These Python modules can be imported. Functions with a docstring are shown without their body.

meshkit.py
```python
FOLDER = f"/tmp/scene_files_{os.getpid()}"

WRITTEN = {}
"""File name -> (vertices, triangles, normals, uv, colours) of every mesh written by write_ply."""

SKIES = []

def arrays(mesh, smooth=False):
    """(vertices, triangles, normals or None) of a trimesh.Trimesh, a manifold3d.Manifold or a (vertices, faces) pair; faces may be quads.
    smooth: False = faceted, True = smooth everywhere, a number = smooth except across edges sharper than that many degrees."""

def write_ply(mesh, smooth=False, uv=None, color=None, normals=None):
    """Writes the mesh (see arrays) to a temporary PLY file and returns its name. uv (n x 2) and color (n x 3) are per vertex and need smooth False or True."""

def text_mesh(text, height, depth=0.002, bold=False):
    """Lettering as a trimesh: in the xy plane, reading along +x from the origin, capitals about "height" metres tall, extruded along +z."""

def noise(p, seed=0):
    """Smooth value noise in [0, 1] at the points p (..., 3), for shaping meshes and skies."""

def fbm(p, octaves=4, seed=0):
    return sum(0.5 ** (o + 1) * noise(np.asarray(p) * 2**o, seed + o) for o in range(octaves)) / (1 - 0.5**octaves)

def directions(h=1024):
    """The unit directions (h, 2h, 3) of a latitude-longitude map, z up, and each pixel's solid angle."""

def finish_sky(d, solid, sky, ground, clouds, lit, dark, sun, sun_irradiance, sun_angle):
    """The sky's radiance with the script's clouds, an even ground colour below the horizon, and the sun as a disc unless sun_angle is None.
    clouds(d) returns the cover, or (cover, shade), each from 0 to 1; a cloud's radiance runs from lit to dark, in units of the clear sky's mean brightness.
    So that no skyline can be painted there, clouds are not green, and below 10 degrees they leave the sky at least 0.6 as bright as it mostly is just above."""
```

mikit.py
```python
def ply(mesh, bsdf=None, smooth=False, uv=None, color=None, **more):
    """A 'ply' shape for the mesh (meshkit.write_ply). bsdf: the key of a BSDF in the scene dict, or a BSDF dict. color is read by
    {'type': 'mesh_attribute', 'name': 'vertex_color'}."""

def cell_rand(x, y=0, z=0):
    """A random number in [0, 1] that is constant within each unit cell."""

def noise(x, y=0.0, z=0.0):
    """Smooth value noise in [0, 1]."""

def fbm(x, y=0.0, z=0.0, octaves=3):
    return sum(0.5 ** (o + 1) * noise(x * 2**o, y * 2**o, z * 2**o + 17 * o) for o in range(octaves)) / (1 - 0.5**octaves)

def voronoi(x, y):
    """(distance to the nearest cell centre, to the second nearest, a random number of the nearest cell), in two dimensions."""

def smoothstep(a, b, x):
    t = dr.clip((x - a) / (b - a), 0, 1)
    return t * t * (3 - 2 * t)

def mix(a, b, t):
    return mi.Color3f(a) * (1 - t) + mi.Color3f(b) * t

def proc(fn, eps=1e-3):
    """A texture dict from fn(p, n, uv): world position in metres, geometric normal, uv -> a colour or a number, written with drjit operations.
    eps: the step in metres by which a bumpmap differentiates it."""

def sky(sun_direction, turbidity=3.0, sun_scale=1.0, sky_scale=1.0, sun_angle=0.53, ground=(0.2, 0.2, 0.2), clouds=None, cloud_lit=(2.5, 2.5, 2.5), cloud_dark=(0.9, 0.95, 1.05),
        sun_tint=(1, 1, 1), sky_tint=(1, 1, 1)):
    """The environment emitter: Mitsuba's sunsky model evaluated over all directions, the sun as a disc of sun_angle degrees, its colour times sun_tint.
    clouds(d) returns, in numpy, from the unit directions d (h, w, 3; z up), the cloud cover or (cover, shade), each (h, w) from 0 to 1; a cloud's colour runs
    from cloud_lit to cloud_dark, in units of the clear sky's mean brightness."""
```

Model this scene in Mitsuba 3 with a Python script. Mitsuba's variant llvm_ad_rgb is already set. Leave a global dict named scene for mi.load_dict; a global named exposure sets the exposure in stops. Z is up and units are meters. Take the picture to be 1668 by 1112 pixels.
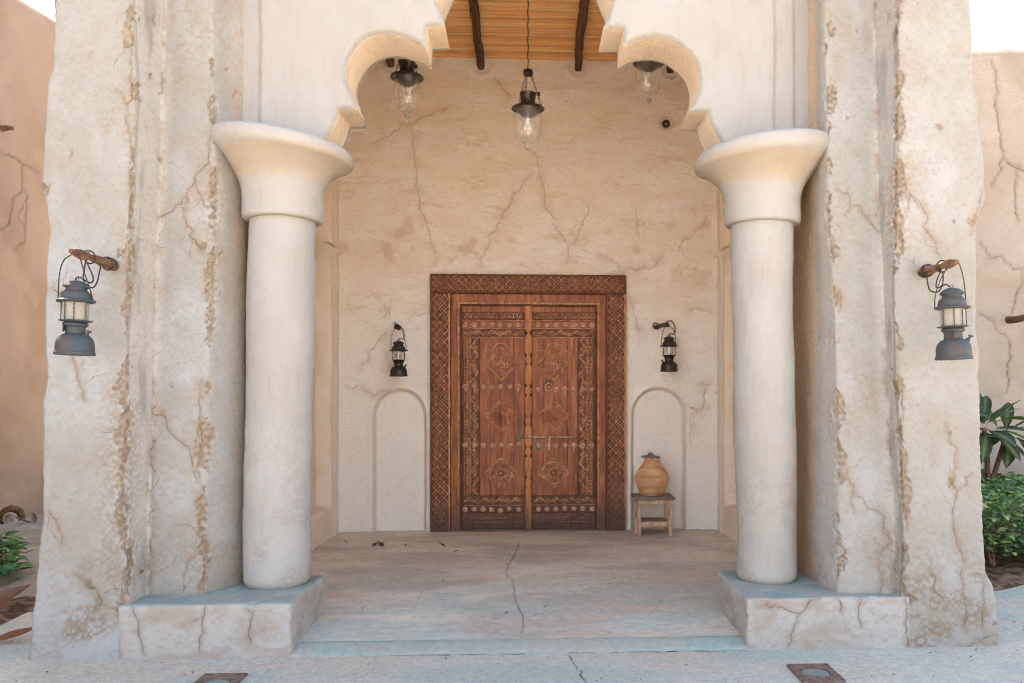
import math, random
import numpy as np, trimesh, drjit as dr, mitsuba as mi, mikit, meshkit
from scipy.spatial import cKDTree, Delaunay
from scipy.interpolate import splprep, splev
from shapely.geometry import Polygon, Point
import shapely

T = mi.ScalarTransform4f
scene, labels = {}, {}
exposure = 4.05

# ---------------------------------------------------------------- camera and daylight
YAW = 0.05
scene['camera'] = {'type': 'perspective', 'fov': 61.93, 'fov_axis': 'x', 'near_clip': 0.05, 'far_clip': 900.0,
                   'principal_point_offset_x': -106 / 1668, 'principal_point_offset_y': -94 / 1112,
                   'to_world': T().look_at(origin=[0, 0, 1.31], target=[math.sin(YAW), math.cos(YAW), 1.31], up=[0, 0, 1])}
SUN = (-0.300, 0.366, 0.880)
scene['sky'] = mikit.sky(SUN, turbidity=3.5, ground=(0.40, 0.34, 0.27), sun_tint=(0.985, 0.95, 0.905), sky_tint=(1.07, 1.0, 0.935),
                         clouds=lambda d: np.clip(0.85 - d[..., 2] * 0.95, 0, 0.8), cloud_lit=(1.95, 1.92, 1.9))

# ---------------------------------------------------------------- helpers
def numbered(key):
    if key not in USED:
        USED.add(key); return key
    i = 1
    while f'{key}_{i:03d}' in USED: i += 1
    key = f'{key}_{i:03d}'; USED.add(key); return key
USED = set()

def put(key, mesh, bsdf, smooth=False, color=None, kind=None, label=None, xf=None, uv=None):
    key = numbered(key)
    scene[key] = mikit.ply(mesh, bsdf, smooth=smooth, color=color, uv=uv)
    if xf is not None: scene[key]['to_world'] = xf
    if kind or label:
        labels[key] = {**({'kind': kind} if kind else {}), **({'label': label} if label else {})}
    return key

def thing(key, label, category, group=None):
    key = numbered(key)
    labels[key] = {'label': label, 'category': category, **({'group': group} if group else {})}
    return key

def noise3(P, f, seed=0): return meshkit.noise(np.asarray(P) * np.asarray(f, float) + 200.0, seed)
def fbm3(P, f, octaves=4, seed=0): return meshkit.fbm(np.asarray(P) * np.asarray(f, float) + 200.0, octaves, seed)
def sstep(a, b, x):
    t = np.clip((x - a) / (b - a), 0, 1); return t * t * (3 - 2 * t)
def lerp(a, b, t): return np.asarray(a) * (1 - t[..., None]) + np.asarray(b) * t[..., None]

def grid_faces(nr, nc, close=False):
    i, j = np.meshgrid(np.arange(nr - 1), np.arange(nc if close else nc - 1), indexing='ij')
    k = (j + 1) % nc
    q = np.stack([i * nc + j, i * nc + k, (i + 1) * nc + k, (i + 1) * nc + j], -1).reshape(-1, 4)
    return np.vstack([q[:, [0, 1, 2]], q[:, [0, 2, 3]]])

def grid_normals(P, toward):
    du = np.gradient(P, axis=1); dv = np.gradient(P, axis=0)
    n = np.cross(du, dv); n /= np.linalg.norm(n, axis=-1, keepdims=True) + 1e-12
    if (n * np.asarray(toward)).sum() < 0: n = -n
    return n

def box(x0, x1, y0, y1, z0, z1, ch=0.0):
    if ch <= 0:
        return trimesh.creation.box(bounds=[[x0, y0, z0], [x1, y1, z1]])
    pts = []
    for sx, a in ((1, x0), (-1, x1)):
        for sy, b in ((1, y0), (-1, y1)):
            for sz, c in ((1, z0), (-1, z1)):
                pts += [[a, b + sy * ch, c + sz * ch], [a + sx * ch, b, c + sz * ch], [a + sx * ch, b + sy * ch, c]]
    return trimesh.convex.convex_hull(np.array(pts))

def cat(ms): return trimesh.util.concatenate(ms)

def spline(pts, n, s=0):
    pts = np.asarray(pts, float)
    if len(pts) < 3:
        t = np.linspace(0, 1, n)[:, None]; return pts[0] * (1 - t) + pts[-1] * t
    tck, _ = splprep(pts.T, s=s, k=min(3, len(pts) - 1))
    return np.array(splev(np.linspace(0, 1, n), tck)).T

def tube(pts, r, n=7, smooth_n=None, caps=True):
    P = spline(pts, smooth_n) if smooth_n else np.asarray(pts, float)
    r = np.broadcast_to(np.asarray(r, float), len(P)) if np.ndim(r) == 0 or len(r) == len(P) else np.interp(np.linspace(0, 1, len(P)), np.linspace(0, 1, len(r)), r)
    t = np.gradient(P, axis=0); t /= np.linalg.norm(t, axis=1, keepdims=True) + 1e-12
    up = np.array([0, 0, 1.0]) if abs(t[0, 2]) < 0.9 else np.array([0, 1.0, 0])
    rings = []
    a = np.cross(t[0], up); a /= np.linalg.norm(a)
    ang = np.linspace(0, 2 * np.pi, n, endpoint=False)
    for p, d, rr in zip(P, t, r):
        a = a - d * (a @ d); a /= np.linalg.norm(a) + 1e-12
        b = np.cross(d, a)
        rings.append(p + rr * (np.cos(ang)[:, None] * a + np.sin(ang)[:, None] * b))
    V = np.vstack(rings); F = grid_faces(len(P), n, True)
    if caps:
        c0, c1 = len(V), len(V) + 1
        V = np.vstack([V, P[:1], P[-1:]]); k = np.arange(n); m = (len(P) - 1) * n
        F = np.vstack([F, np.stack([np.full(n, c0), (k + 1) % n, k], 1), np.stack([np.full(n, c1), m + k, m + (k + 1) % n], 1)])
    return trimesh.Trimesh(V, F, process=False)

def lathe(prof, n=32, c=(0, 0, 0)):
    """prof: (r, z) pairs"""
    prof = np.asarray(prof, float); ang = np.linspace(0, 2 * np.pi, n, endpoint=False)
    V = np.stack([prof[:, 0, None] * np.cos(ang) + c[0], prof[:, 0, None] * np.sin(ang) + c[1], np.broadcast_to(prof[:, 1, None] + c[2], (len(prof), n))], -1).reshape(-1, 3)
    return trimesh.Trimesh(V, grid_faces(len(prof), n, True), process=False)

def curve_profile(prof, n): return spline(prof, n)

def interp_line(line, z):
    a = np.array(sorted((q[1], q[0]) for q in line)); return np.interp(z, a[:, 0], a[:, 1])

def dense_polylines(lines, step=0.006, jitter=0.004, seed=3):
    rng = np.random.default_rng(seed); out = []
    for l in lines:
        l = np.asarray(l, float); d = np.r_[0, np.cumsum(np.linalg.norm(np.diff(l, axis=0), axis=1))]
        n = max(4, int(d[-1] / step)); t = np.linspace(0, d[-1], n)
        p = np.stack([np.interp(t, d, l[:, 0]), np.interp(t, d, l[:, 1])], 1)
        w = np.cumsum(rng.normal(0, 1, (n, 2)), 0); w -= np.linspace(0, 1, n)[:, None] * w[-1]
        k = 5; hp = w - np.stack([np.convolve(np.pad(w[:, i], 12, 'edge'), np.ones(25) / 25, 'valid') for i in (0, 1)], 1)
        out.append(p + hp * jitter * 0.75 + rng.normal(0, jitter * 0.14, (n, 2)))
    return out

def hairlines(lines, n, seed, lo=0.04, hi=0.20):
    """short side cracks that leave the main ones"""
    rng = np.random.default_rng(seed); out = []
    for _ in range(n):
        l = np.asarray(lines[rng.integers(len(lines))], float); k = rng.integers(len(l) - 1); p = l[k] + rng.uniform() * (l[k + 1] - l[k]); a = rng.uniform(0, 2 * np.pi); L = rng.uniform(lo, hi); pts = [p]
        for _ in range(4):
            a += rng.normal(0, 0.5); pts.append(pts[-1] + L / 4 * np.array([math.cos(a) * 0.8, math.sin(a)]))
        out.append(np.array(pts))
    return out

def crack_ribbons(lines, drape, width, seed=5, off=0.0012):
    """thin V-shaped fissures laid along the polylines (2d); drape(pts2d) gives 3d surface points and outward normal"""
    rng = np.random.default_rng(seed); V, F = [], []; base = 0
    for p in lines:
        n = len(p)
        if n < 10: continue
        t = np.gradient(p, axis=0); t /= np.linalg.norm(t, axis=1, keepdims=True) + 1e-9
        nrm = np.stack([-t[:, 1], t[:, 0]], 1)
        s = np.linspace(0, 1, n); ph = rng.uniform(0, 50)
        wv = 0.25 + 1.1 * np.array([meshkit.fbm(np.array([[ph + i * 0.13, 7.0, 3.0]]), 3)[0] for i in range(n)]) ** 1.6
        w = width * wv * np.clip(np.minimum(s, 1 - s) * 7, 0.15, 1) * rng.uniform(0.6, 1.2) * rng.uniform(0.55, 1.35, n)
        L, R = p + nrm * w[:, None] / 2, p - nrm * w[:, None] / 2
        A, nA = drape(np.vstack([L, R]))
        A = A + nA * off
        i = np.arange(n - 1); e = np.linalg.norm(np.diff(A[:n], axis=0), axis=1); gap = np.convolve(rng.uniform(0, 1, n - 1), np.ones(7) / 7, 'same')
        i = i[(e < 0.022) & (np.linalg.norm(A[:n] - A[n:], axis=1)[:-1] < 0.02) & (gap > 0.30)]
        V.append(A)
        F += [np.stack([base + i, base + i + 1, base + n + i + 1], 1), np.stack([base + i, base + n + i + 1, base + n + i], 1)]
        base += 2 * n
    return trimesh.Trimesh(np.vstack(V), np.vstack(F), process=False)

class Drape:
    """height of a displaced surface along one axis over the two others"""
    def __init__(self, V, axes, out):
        self.axes, self.other = axes, [a for a in (0, 1, 2) if a not in axes][0]
        self.V, self.out = V, np.asarray(out, float); self.kd = cKDTree(V[:, axes])
    def __call__(self, p):
        d, i = self.kd.query(p, k=4); w = 1 / (d + 1e-4)
        h = (self.V[i][:, :, self.other] * w).sum(1) / w.sum(1)
        A = np.zeros((len(p), 3)); A[:, self.axes[0]], A[:, self.axes[1]], A[:, self.other] = p[:, 0], p[:, 1], h
        return A, self.out

# ---------------------------------------------------------------- materials (all procedural)
def rgb(c): return {'type': 'rgb', 'value': list(map(float, c))}
def F(x): return mi.Float(x)
fbm, noise, smoothstep, mix = mikit.fbm, mikit.noise, mikit.smoothstep, mikit.mix

def plaster_h(p, n, uv):
    return 0.0009 * fbm(p.x * 70, p.y * 70, p.z * 50, 3) + 0.0050 * fbm(p.x * 8, p.y * 8, p.z * 11 + 5, 2) + 0.0004 * noise(p.x * 190, p.y * 190, p.z * 140)
def plaster_w(p, n, uv):
    a = fbm(p.x * 150 + 3, p.y * 150, p.z * 110, 2); b = fbm(p.x * 2.6, p.y * 2.6, p.z * 2.1, 2)
    streak = fbm(p.x * 60, p.y * 60, p.z * 50 + 9, 3)
    pit = smoothstep(0.84, 0.93, noise(p.x * 120, p.y * 120, p.z * 75)) * smoothstep(0.45, 0.62, fbm(p.x * 3.5 + 7, p.y * 3.5, p.z * 3.0, 2))
    return dr.clip(0.32 * pit + smoothstep(0.58, 0.86, a) * (0.10 + 0.34 * smoothstep(0.42, 0.7, b)) + 0.26 * smoothstep(0.48, 0.76, streak), 0, 0.7)
def plaster(tint):
    return {'type': 'twosided', 'bsdf': {'type': 'bumpmap', 'tex': mikit.proc(plaster_h, 0.002), 'scale': 1.0,
            'bsdf': {'type': 'blendbsdf', 'weight': mikit.proc(plaster_w),
                     'a': {'type': 'diffuse', 'reflectance': {'type': 'mesh_attribute', 'name': 'vertex_color'}},
                     'b': {'type': 'diffuse', 'reflectance': rgb(tint)}}}}
scene['m_plaster'] = plaster((0.215, 0.175, 0.13))
def smooth_h(p, n, uv):
    return 0.0005 * fbm(p.x * 60, p.y * 60, p.z * 22, 3) + 0.0040 * fbm(p.x * 8, p.y * 8, p.z * 7 + 5, 2)
def smooth_w(p, n, uv):
    brush = fbm(p.x * 48, p.y * 48, p.z * 5, 3); m = fbm(p.x * 4.0 + 2, p.y * 4.0, p.z * 3.0, 3)
    return dr.clip(0.20 * smoothstep(0.46, 0.80, brush) * smoothstep(0.3, 0.6, m) + 0.14 * smoothstep(0.45, 0.75, m) + 0.16 * smoothstep(0.5, 0.8, fbm(p.x * 130, p.y * 130, p.z * 100, 2)), 0, 0.5)
scene['m_smooth'] = {'type': 'twosided', 'bsdf': {'type': 'bumpmap', 'tex': mikit.proc(smooth_h, 0.002), 'scale': 1.0,
    'bsdf': {'type': 'blendbsdf', 'weight': mikit.proc(smooth_w), 'a': {'type': 'diffuse', 'reflectance': {'type': 'mesh_attribute', 'name': 'vertex_color'}}, 'b': {'type': 'diffuse', 'reflectance': rgb((0.255, 0.220, 0.180))}}}}
scene['m_room_plaster'] = plaster((0.60, 0.475, 0.35))  # paler copy of the plaster for the room, lifted against its dim light
scene['m_crack'] = {'type': 'twosided', 'bsdf': {'type': 'diffuse', 'reflectance': rgb((0.17, 0.105, 0.062))}}
scene['m_crack_soft'] = {'type': 'twosided', 'bsdf': {'type': 'diffuse', 'reflectance': rgb((0.36, 0.24, 0.15))}}
scene['m_crack_grey'] = {'type': 'twosided', 'bsdf': {'type': 'diffuse', 'reflectance': rgb((0.12, 0.11, 0.105))}}

def floor_c(p, n, uv):
    a = fbm(p.x * 1.1 + 4, p.y * 2.2 + 2, 0.0, 5); b = fbm(p.x * 2.3 + 9, p.y * 6.5 + 7, 1.0, 5); c = fbm(p.x * 30, p.y * 45, 2.0, 3)
    front = smoothstep(6.6, 4.6, p.y + 0.9 * (a - 0.5))
    col = mix((0.51, 0.455, 0.375), (0.38, 0.345, 0.29), smoothstep(0.38, 0.62, a))
    col = mix(col, (0.46, 0.365, 0.28), smoothstep(0.50, 0.66, b) * 0.6)
    col = mix(col, (0.365, 0.395, 0.34), front * smoothstep(0.36, 0.6, fbm(p.x * 1.7, p.y * 3.1, 5.0, 3)) * 0.85)  # blue sky reflection painted in towards the front of the floor
    return col * (0.80 + 0.36 * c) * (0.92 + 0.16 * fbm(p.x * 5 + 1, p.y * 11, 3.0, 4))
def floor_h(p, n, uv): return 0.003 * fbm(p.x * 7, p.y * 12, 0.0, 3) + 0.0006 * noise(p.x * 90, p.y * 90, 1.0)
def floor_r(p, n, uv): return 0.42 + 0.3 * fbm(p.x * 3, p.y * 5, 2.0, 3)
scene['m_floor'] = {'type': 'bumpmap', 'tex': mikit.proc(floor_h, 0.003), 'scale': 1.0,
    'bsdf': {'type': 'principled', 'base_color': mikit.proc(floor_c), 'roughness': mikit.proc(floor_r), 'specular': 0.4}}
def strip_c(p, n, uv):
    return mix((0.225, 0.27, 0.24), (0.28, 0.275, 0.235), smoothstep(0.42, 0.7, fbm(p.x * 3, p.y * 9, 0.0, 4))) * (0.85 + 0.3 * fbm(p.x * 40, p.y * 60, 1.0, 2))  # teal stands for sky reflected on the cement, put into the colour
scene['m_strip'] = {'type': 'principled', 'base_color': mikit.proc(strip_c), 'roughness': 0.6, 'specular': 0.35}
def pave_c(p, n, uv):
    a = fbm(p.x * 1.3 + 3, p.y * 1.8, 0.0, 4); g = noise(p.x * 210, p.y * 210, 3.0); k = fbm(p.x * 60, p.y * 60, 4.0, 2)
    col = mix((0.375, 0.36, 0.305), (0.395, 0.345, 0.28), smoothstep(0.40, 0.66, a))
    col = mix(col, (0.30, 0.335, 0.295), smoothstep(0.5, 0.72, fbm(p.x * 2.2 + 8, p.y * 3.2, 6.0, 3)) * 0.8)
    col = col * (0.80 + 0.36 * k)
    return mix(col, (0.15, 0.15, 0.15), smoothstep(0.80, 0.93, g) * smoothstep(0.42, 0.6, fbm(p.x * 9, p.y * 9, 2.0, 2)) * 0.75)
def pave_h(p, n, uv): return 0.0014 * fbm(p.x * 60, p.y * 60, 0.0, 3) + 0.003 * fbm(p.x * 7, p.y * 7, 3.0, 2)
scene['m_pavement'] = {'type': 'bumpmap', 'tex': mikit.proc(pave_h, 0.002), 'scale': 1.0,
    'bsdf': {'type': 'principled', 'base_color': mikit.proc(pave_c), 'roughness': 0.7, 'specular': 0.3}}
def ground_c(p, n, uv): return mix((0.62, 0.565, 0.495), (0.54, 0.485, 0.41), smoothstep(0.35, 0.65, fbm(p.x * 0.6, p.y * 0.6, 0.0, 4)))
scene['m_ground'] = {'type': 'diffuse', 'reflectance': mikit.proc(ground_c)}
def sand_c(p, n, uv):
    k = fbm(p.x * 50, p.y * 50, p.z * 50, 3)
    return mix((0.33, 0.27, 0.22), (0.26, 0.21, 0.17), smoothstep(0.3, 0.7, fbm(p.x * 4, p.y * 4, 0.0, 3))) * (0.8 + 0.4 * k)
scene['m_sand'] = {'type': 'twosided', 'bsdf': {'type': 'diffuse', 'reflectance': mikit.proc(sand_c)}}
def soil_c(p, n, uv): return mix((0.075, 0.048, 0.033), (0.19, 0.125, 0.085), smoothstep(0.35, 0.65, fbm(p.x * 22, p.y * 22, p.z * 22, 4)))
scene['m_soil'] = {'type': 'twosided', 'bsdf': {'type': 'diffuse', 'reflectance': mikit.proc(soil_c)}}

def wood(dark, light, fx, fy, fz, rough=0.55, wear=None, spec=0.35):
    def c(p, n, uv):
        g = fbm(p.x * fx, p.y * fy, p.z * fz, 4); k = fbm(p.x * fx * 0.16 + 5, p.y * fy * 0.16, p.z * fz * 0.3, 3)
        fine = noise(p.x * fx * 3.1, p.y * fy * 3.1, p.z * fz * 1.5)
        col = mix(dark, light, dr.clip(0.65 * smoothstep(0.28, 0.72, g) + 0.55 * (k - 0.35) + 0.18 * (fine - 0.5), 0, 1))
        return wear(p, col) if wear else col
    return {'type': 'twosided', 'bsdf': {'type': 'principled', 'base_color': mikit.proc(c), 'roughness': rough, 'specular': spec}}
def door_wear(p, col):
    low = smoothstep(0.55, 0.05, p.z + 0.35 * (fbm(p.x * 9, 0.0, p.z * 3, 3) - 0.5))
    col = mix(col, (0.085, 0.052, 0.038), low * 0.75)
    return col
def plank_wear(p, col):
    drip = smoothstep(0.56, 0.74, fbm(p.x * 34, 1.0, p.z * 2.2, 4)) * smoothstep(0.35, 0.65, fbm(p.x * 5, 2.0, p.z * 3, 2))
    return door_wear(p, mix(col, (0.56, 0.24, 0.10), drip * 0.5))
scene['m_door'] = wood((0.175, 0.046, 0.016), (0.44, 0.145, 0.050), 70, 70, 5.5, 0.5, plank_wear)
scene['m_door_dark'] = wood((0.078, 0.026, 0.011), (0.21, 0.074, 0.030), 60, 60, 9, 0.6, door_wear)
scene['m_door_carve'] = wood((0.30, 0.115, 0.05), (0.72, 0.41, 0.225), 60, 60, 30, 0.6, door_wear)
scene['m_door_post'] = wood((0.33, 0.105, 0.032), (0.58, 0.225, 0.072), 80, 80, 5, 0.5, door_wear)
scene['m_boss'] = wood((0.42, 0.23, 0.14), (0.68, 0.45, 0.31), 60, 60, 60, 0.55)
scene['m_beam'] = wood((0.045, 0.02, 0.009), (0.16, 0.075, 0.032), 50, 3, 50, 0.7)
scene['m_peg'] = wood((0.09, 0.044, 0.024), (0.22, 0.12, 0.065), 60, 6, 60, 0.8)
scene['m_stool'] = wood((0.34, 0.22, 0.13), (0.66, 0.50, 0.36), 45, 45, 8, 0.8)
scene['m_stool_top'] = wood((0.13, 0.10, 0.08), (0.29, 0.225, 0.18), 8, 60, 60, 0.8)
scene['m_reed'] = {'type': 'twosided', 'bsdf': {'type': 'diffuse', 'reflectance': {'type': 'mesh_attribute', 'name': 'vertex_color'}}}

def metal(dark, light, f=35.0, rough=0.45, metallic=0.3, spec=0.5):
    def c(p, n, uv): return mix(dark, light, smoothstep(0.36, 0.66, fbm(p.x * f, p.y * f, p.z * f, 4)))
    def r(p, n, uv): return rough + 0.3 * (fbm(p.x * f * 2, p.y * f * 2, p.z * f * 2, 2) - 0.5)
    return {'type': 'twosided', 'bsdf': {'type': 'principled', 'base_color': mikit.proc(c), 'roughness': mikit.proc(r), 'metallic': metallic, 'specular': spec}}
scene['m_lantern'] = metal((0.036, 0.053, 0.061), (0.060, 0.052, 0.048), 22, 0.62, 0.0, 0.35)
scene['m_bronze'] = metal((0.030, 0.021, 0.016), (0.075, 0.048, 0.033), 40, 0.38, 0.6)
scene['m_black'] = metal((0.02, 0.016, 0.013), (0.055, 0.04, 0.03), 60, 0.45, 0.3)
scene['m_iron'] = metal((0.36, 0.20, 0.12), (0.62, 0.42, 0.28), 60, 0.55, 0.15)
scene['m_rust'] = metal((0.115, 0.075, 0.06), (0.19, 0.125, 0.095), 40, 0.6, 0.3)
scene['m_clear'] = {'type': 'blendbsdf', 'weight': 0.09, 'a': {'type': 'thindielectric', 'int_ior': 1.5}, 'b': {'type': 'twosided', 'bsdf': {'type': 'diffuse', 'reflectance': rgb((0.75, 0.7, 0.62))}}}
scene['m_frost'] = {'type': 'principledthin', 'base_color': rgb((0.50, 0.46, 0.39)), 'roughness': 0.35, 'diff_trans': 0.9, 'spec_trans': 0.0, 'eta': 1.35}
scene['m_lens'] = {'type': 'twosided', 'bsdf': {'type': 'principled', 'base_color': rgb((0.115, 0.145, 0.135)), 'roughness': 0.3, 'specular': 0.6}}
scene['m_white'] = {'type': 'twosided', 'bsdf': {'type': 'principled', 'base_color': rgb((0.82, 0.79, 0.73)), 'roughness': 0.4}}
scene['m_bulb'] = {'type': 'twosided', 'bsdf': {'type': 'principled', 'base_color': rgb((0.42, 0.40, 0.37)), 'roughness': 0.25}}
scene['m_darklens'] = {'type': 'twosided', 'bsdf': {'type': 'principled', 'base_color': rgb((0.012, 0.012, 0.014)), 'roughness': 0.08, 'clearcoat': 1.0}}
def jar_c(p, n, uv):
    band = noise(p.z * 150, fbm(p.x * 8, p.y * 8, p.z * 3, 2) * 3, 0.0)
    col = mix((0.50, 0.27, 0.125), (0.66, 0.41, 0.22), smoothstep(0.3, 0.7, fbm(p.x * 14, p.y * 14, p.z * 22, 4)))
    return col * (0.84 + 0.28 * band)
def jar_h(p, n, uv): return 0.0016 * noise(p.z * 150, fbm(p.x * 8, p.y * 8, p.z * 3, 2) * 3, 0.0) + 0.001 * fbm(p.x * 60, p.y * 60, p.z * 60, 2)
scene['m_jar'] = {'type': 'twosided', 'bsdf': {'type': 'bumpmap', 'tex': mikit.proc(jar_h, 0.001), 'scale': 1.0, 'bsdf': {'type': 'principled', 'base_color': mikit.proc(jar_c), 'roughness': 0.75, 'specular': 0.25}}}
scene['m_leaf'] = {'type': 'principledthin', 'base_color': {'type': 'mesh_attribute', 'name': 'vertex_color'}, 'roughness': 0.42, 'diff_trans': 0.35, 'eta': 1.4}
scene['m_dryleaf'] = {'type': 'twosided', 'bsdf': {'type': 'principled', 'base_color': {'type': 'mesh_attribute', 'name': 'vertex_color'}, 'roughness': 0.55}}

# ---------------------------------------------------------------- measured lines (metres): cracks (x, z), walls, floors; outlines of piers and arch
LEFT_PIER_CRACKS = [[(-2.038,3.317),(-2.031,3.252),(-2.033,3.166),(-2.032,3.111),(-2.031,3.047),(-2.032,3.001),(-2.032,2.949),(-2.032,2.896),(-2.032,2.833),(-2.055,2.798),(-2.067,2.827),(-2.084,2.856),(-2.112,2.867)],[(-2.055,2.798),(-2.055,2.711),(-2.038,2.641),(-2.032,2.581),(-2.031,2.531),(-2.046,2.489),(-2.033,2.419),(-2.032,2.37),(-2.032,2.287),(-2.038,2.198),(-2.044,2.139),(-2.033,2.081),(-2.038,2.02)],[(-2.032,2.899),(-2.032,2.94),(-2.03,2.95)],[(-2.032,2.326),(-2.032,2.308),(-2.03,2.275),(-1.973,2.296),(-1.938,2.334),(-1.891,2.354),(-1.867,2.417),(-1.825,2.468),(-1.808,2.524),(-1.754,2.582),(-1.748,2.645),(-1.732,2.758)],[(-1.825,2.505),(-1.796,2.419),(-1.772,2.357),(-1.742,2.346)],[(-1.748,2.582),(-1.736,2.508),(-1.732,2.422),(-1.748,2.37)],[(-1.891,2.354),(-1.861,2.256),(-1.831,2.169),(-1.784,2.114)],[(-1.997,3.441),(-1.994,3.305),(-1.997,3.069),(-2.006,2.883),(-2.014,2.636),(-2.03,2.276),(-2.03,2.063)],[(-2.048,1.398),(-2.031,1.349),(-2.032,1.3),(-2.03,1.255),(-2.006,1.222),(-1.969,1.209),(-1.938,1.137),(-1.894,1.091),(-1.845,1.052),(-1.826,0.987),(-1.814,0.915),(-1.782,0.856),(-1.764,0.817)],[(-2.036,2.144),(-2.031,2.083),(-2.032,2.018),(-2.032,1.905),(-2.036,1.826),(-2.031,1.741),(-2.054,1.667),(-2.042,1.594),(-2.036,1.484),(-2.048,1.386),(-2.036,1.312)],[(-2.054,1.239),(-2.06,1.105),(-2.078,1.044),(-2.06,0.97),(-2.06,0.885),(-2.048,0.823),(-2.072,0.785)],[(-2.322,1.526),(-2.304,1.459),(-2.298,1.41),(-2.268,1.361),(-2.262,1.3)],[(-2.422,1.866),(-2.381,1.836),(-2.363,1.739)],[(-1.845,2.199),(-1.82,2.147),(-1.776,2.109)],[(-1.776,1.417),(-1.789,1.313),(-1.782,1.156),(-1.776,1.078),(-1.795,0.96),(-1.789,0.882)],[(-1.77,1.939),(-1.745,2.031),(-1.725,2.065),(-1.708,2.109)],[(-2.03,2.193),(-2.03,1.416),(-2.03,1.261),(-2.031,1.056),(-2.031,0.758)],[(-2.444,0.745),(-2.406,0.711),(-2.385,0.685),(-2.377,0.633),(-2.377,0.59)],[(-2.297,0.425),(-2.263,0.381),(-2.221,0.355),(-2.188,0.311),(-2.154,0.272),(-2.112,0.258),(-2.095,0.198)],[(-2.078,0.795),(-2.086,0.734),(-2.086,0.631),(-2.074,0.561),(-2.048,0.5),(-2.044,0.414),(-2.044,0.327)],[(-2.044,0.795),(-2.031,0.732),(-2.048,0.656),(-2.031,0.629),(-2.032,0.5),(-2.04,0.431)],[(-1.82,0.465),(-1.855,0.429),(-1.86,0.355),(-1.868,0.281)],[(-1.789,0.816),(-1.789,0.658),(-1.767,0.538),(-1.745,0.445),(-1.767,0.297)]]
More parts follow.
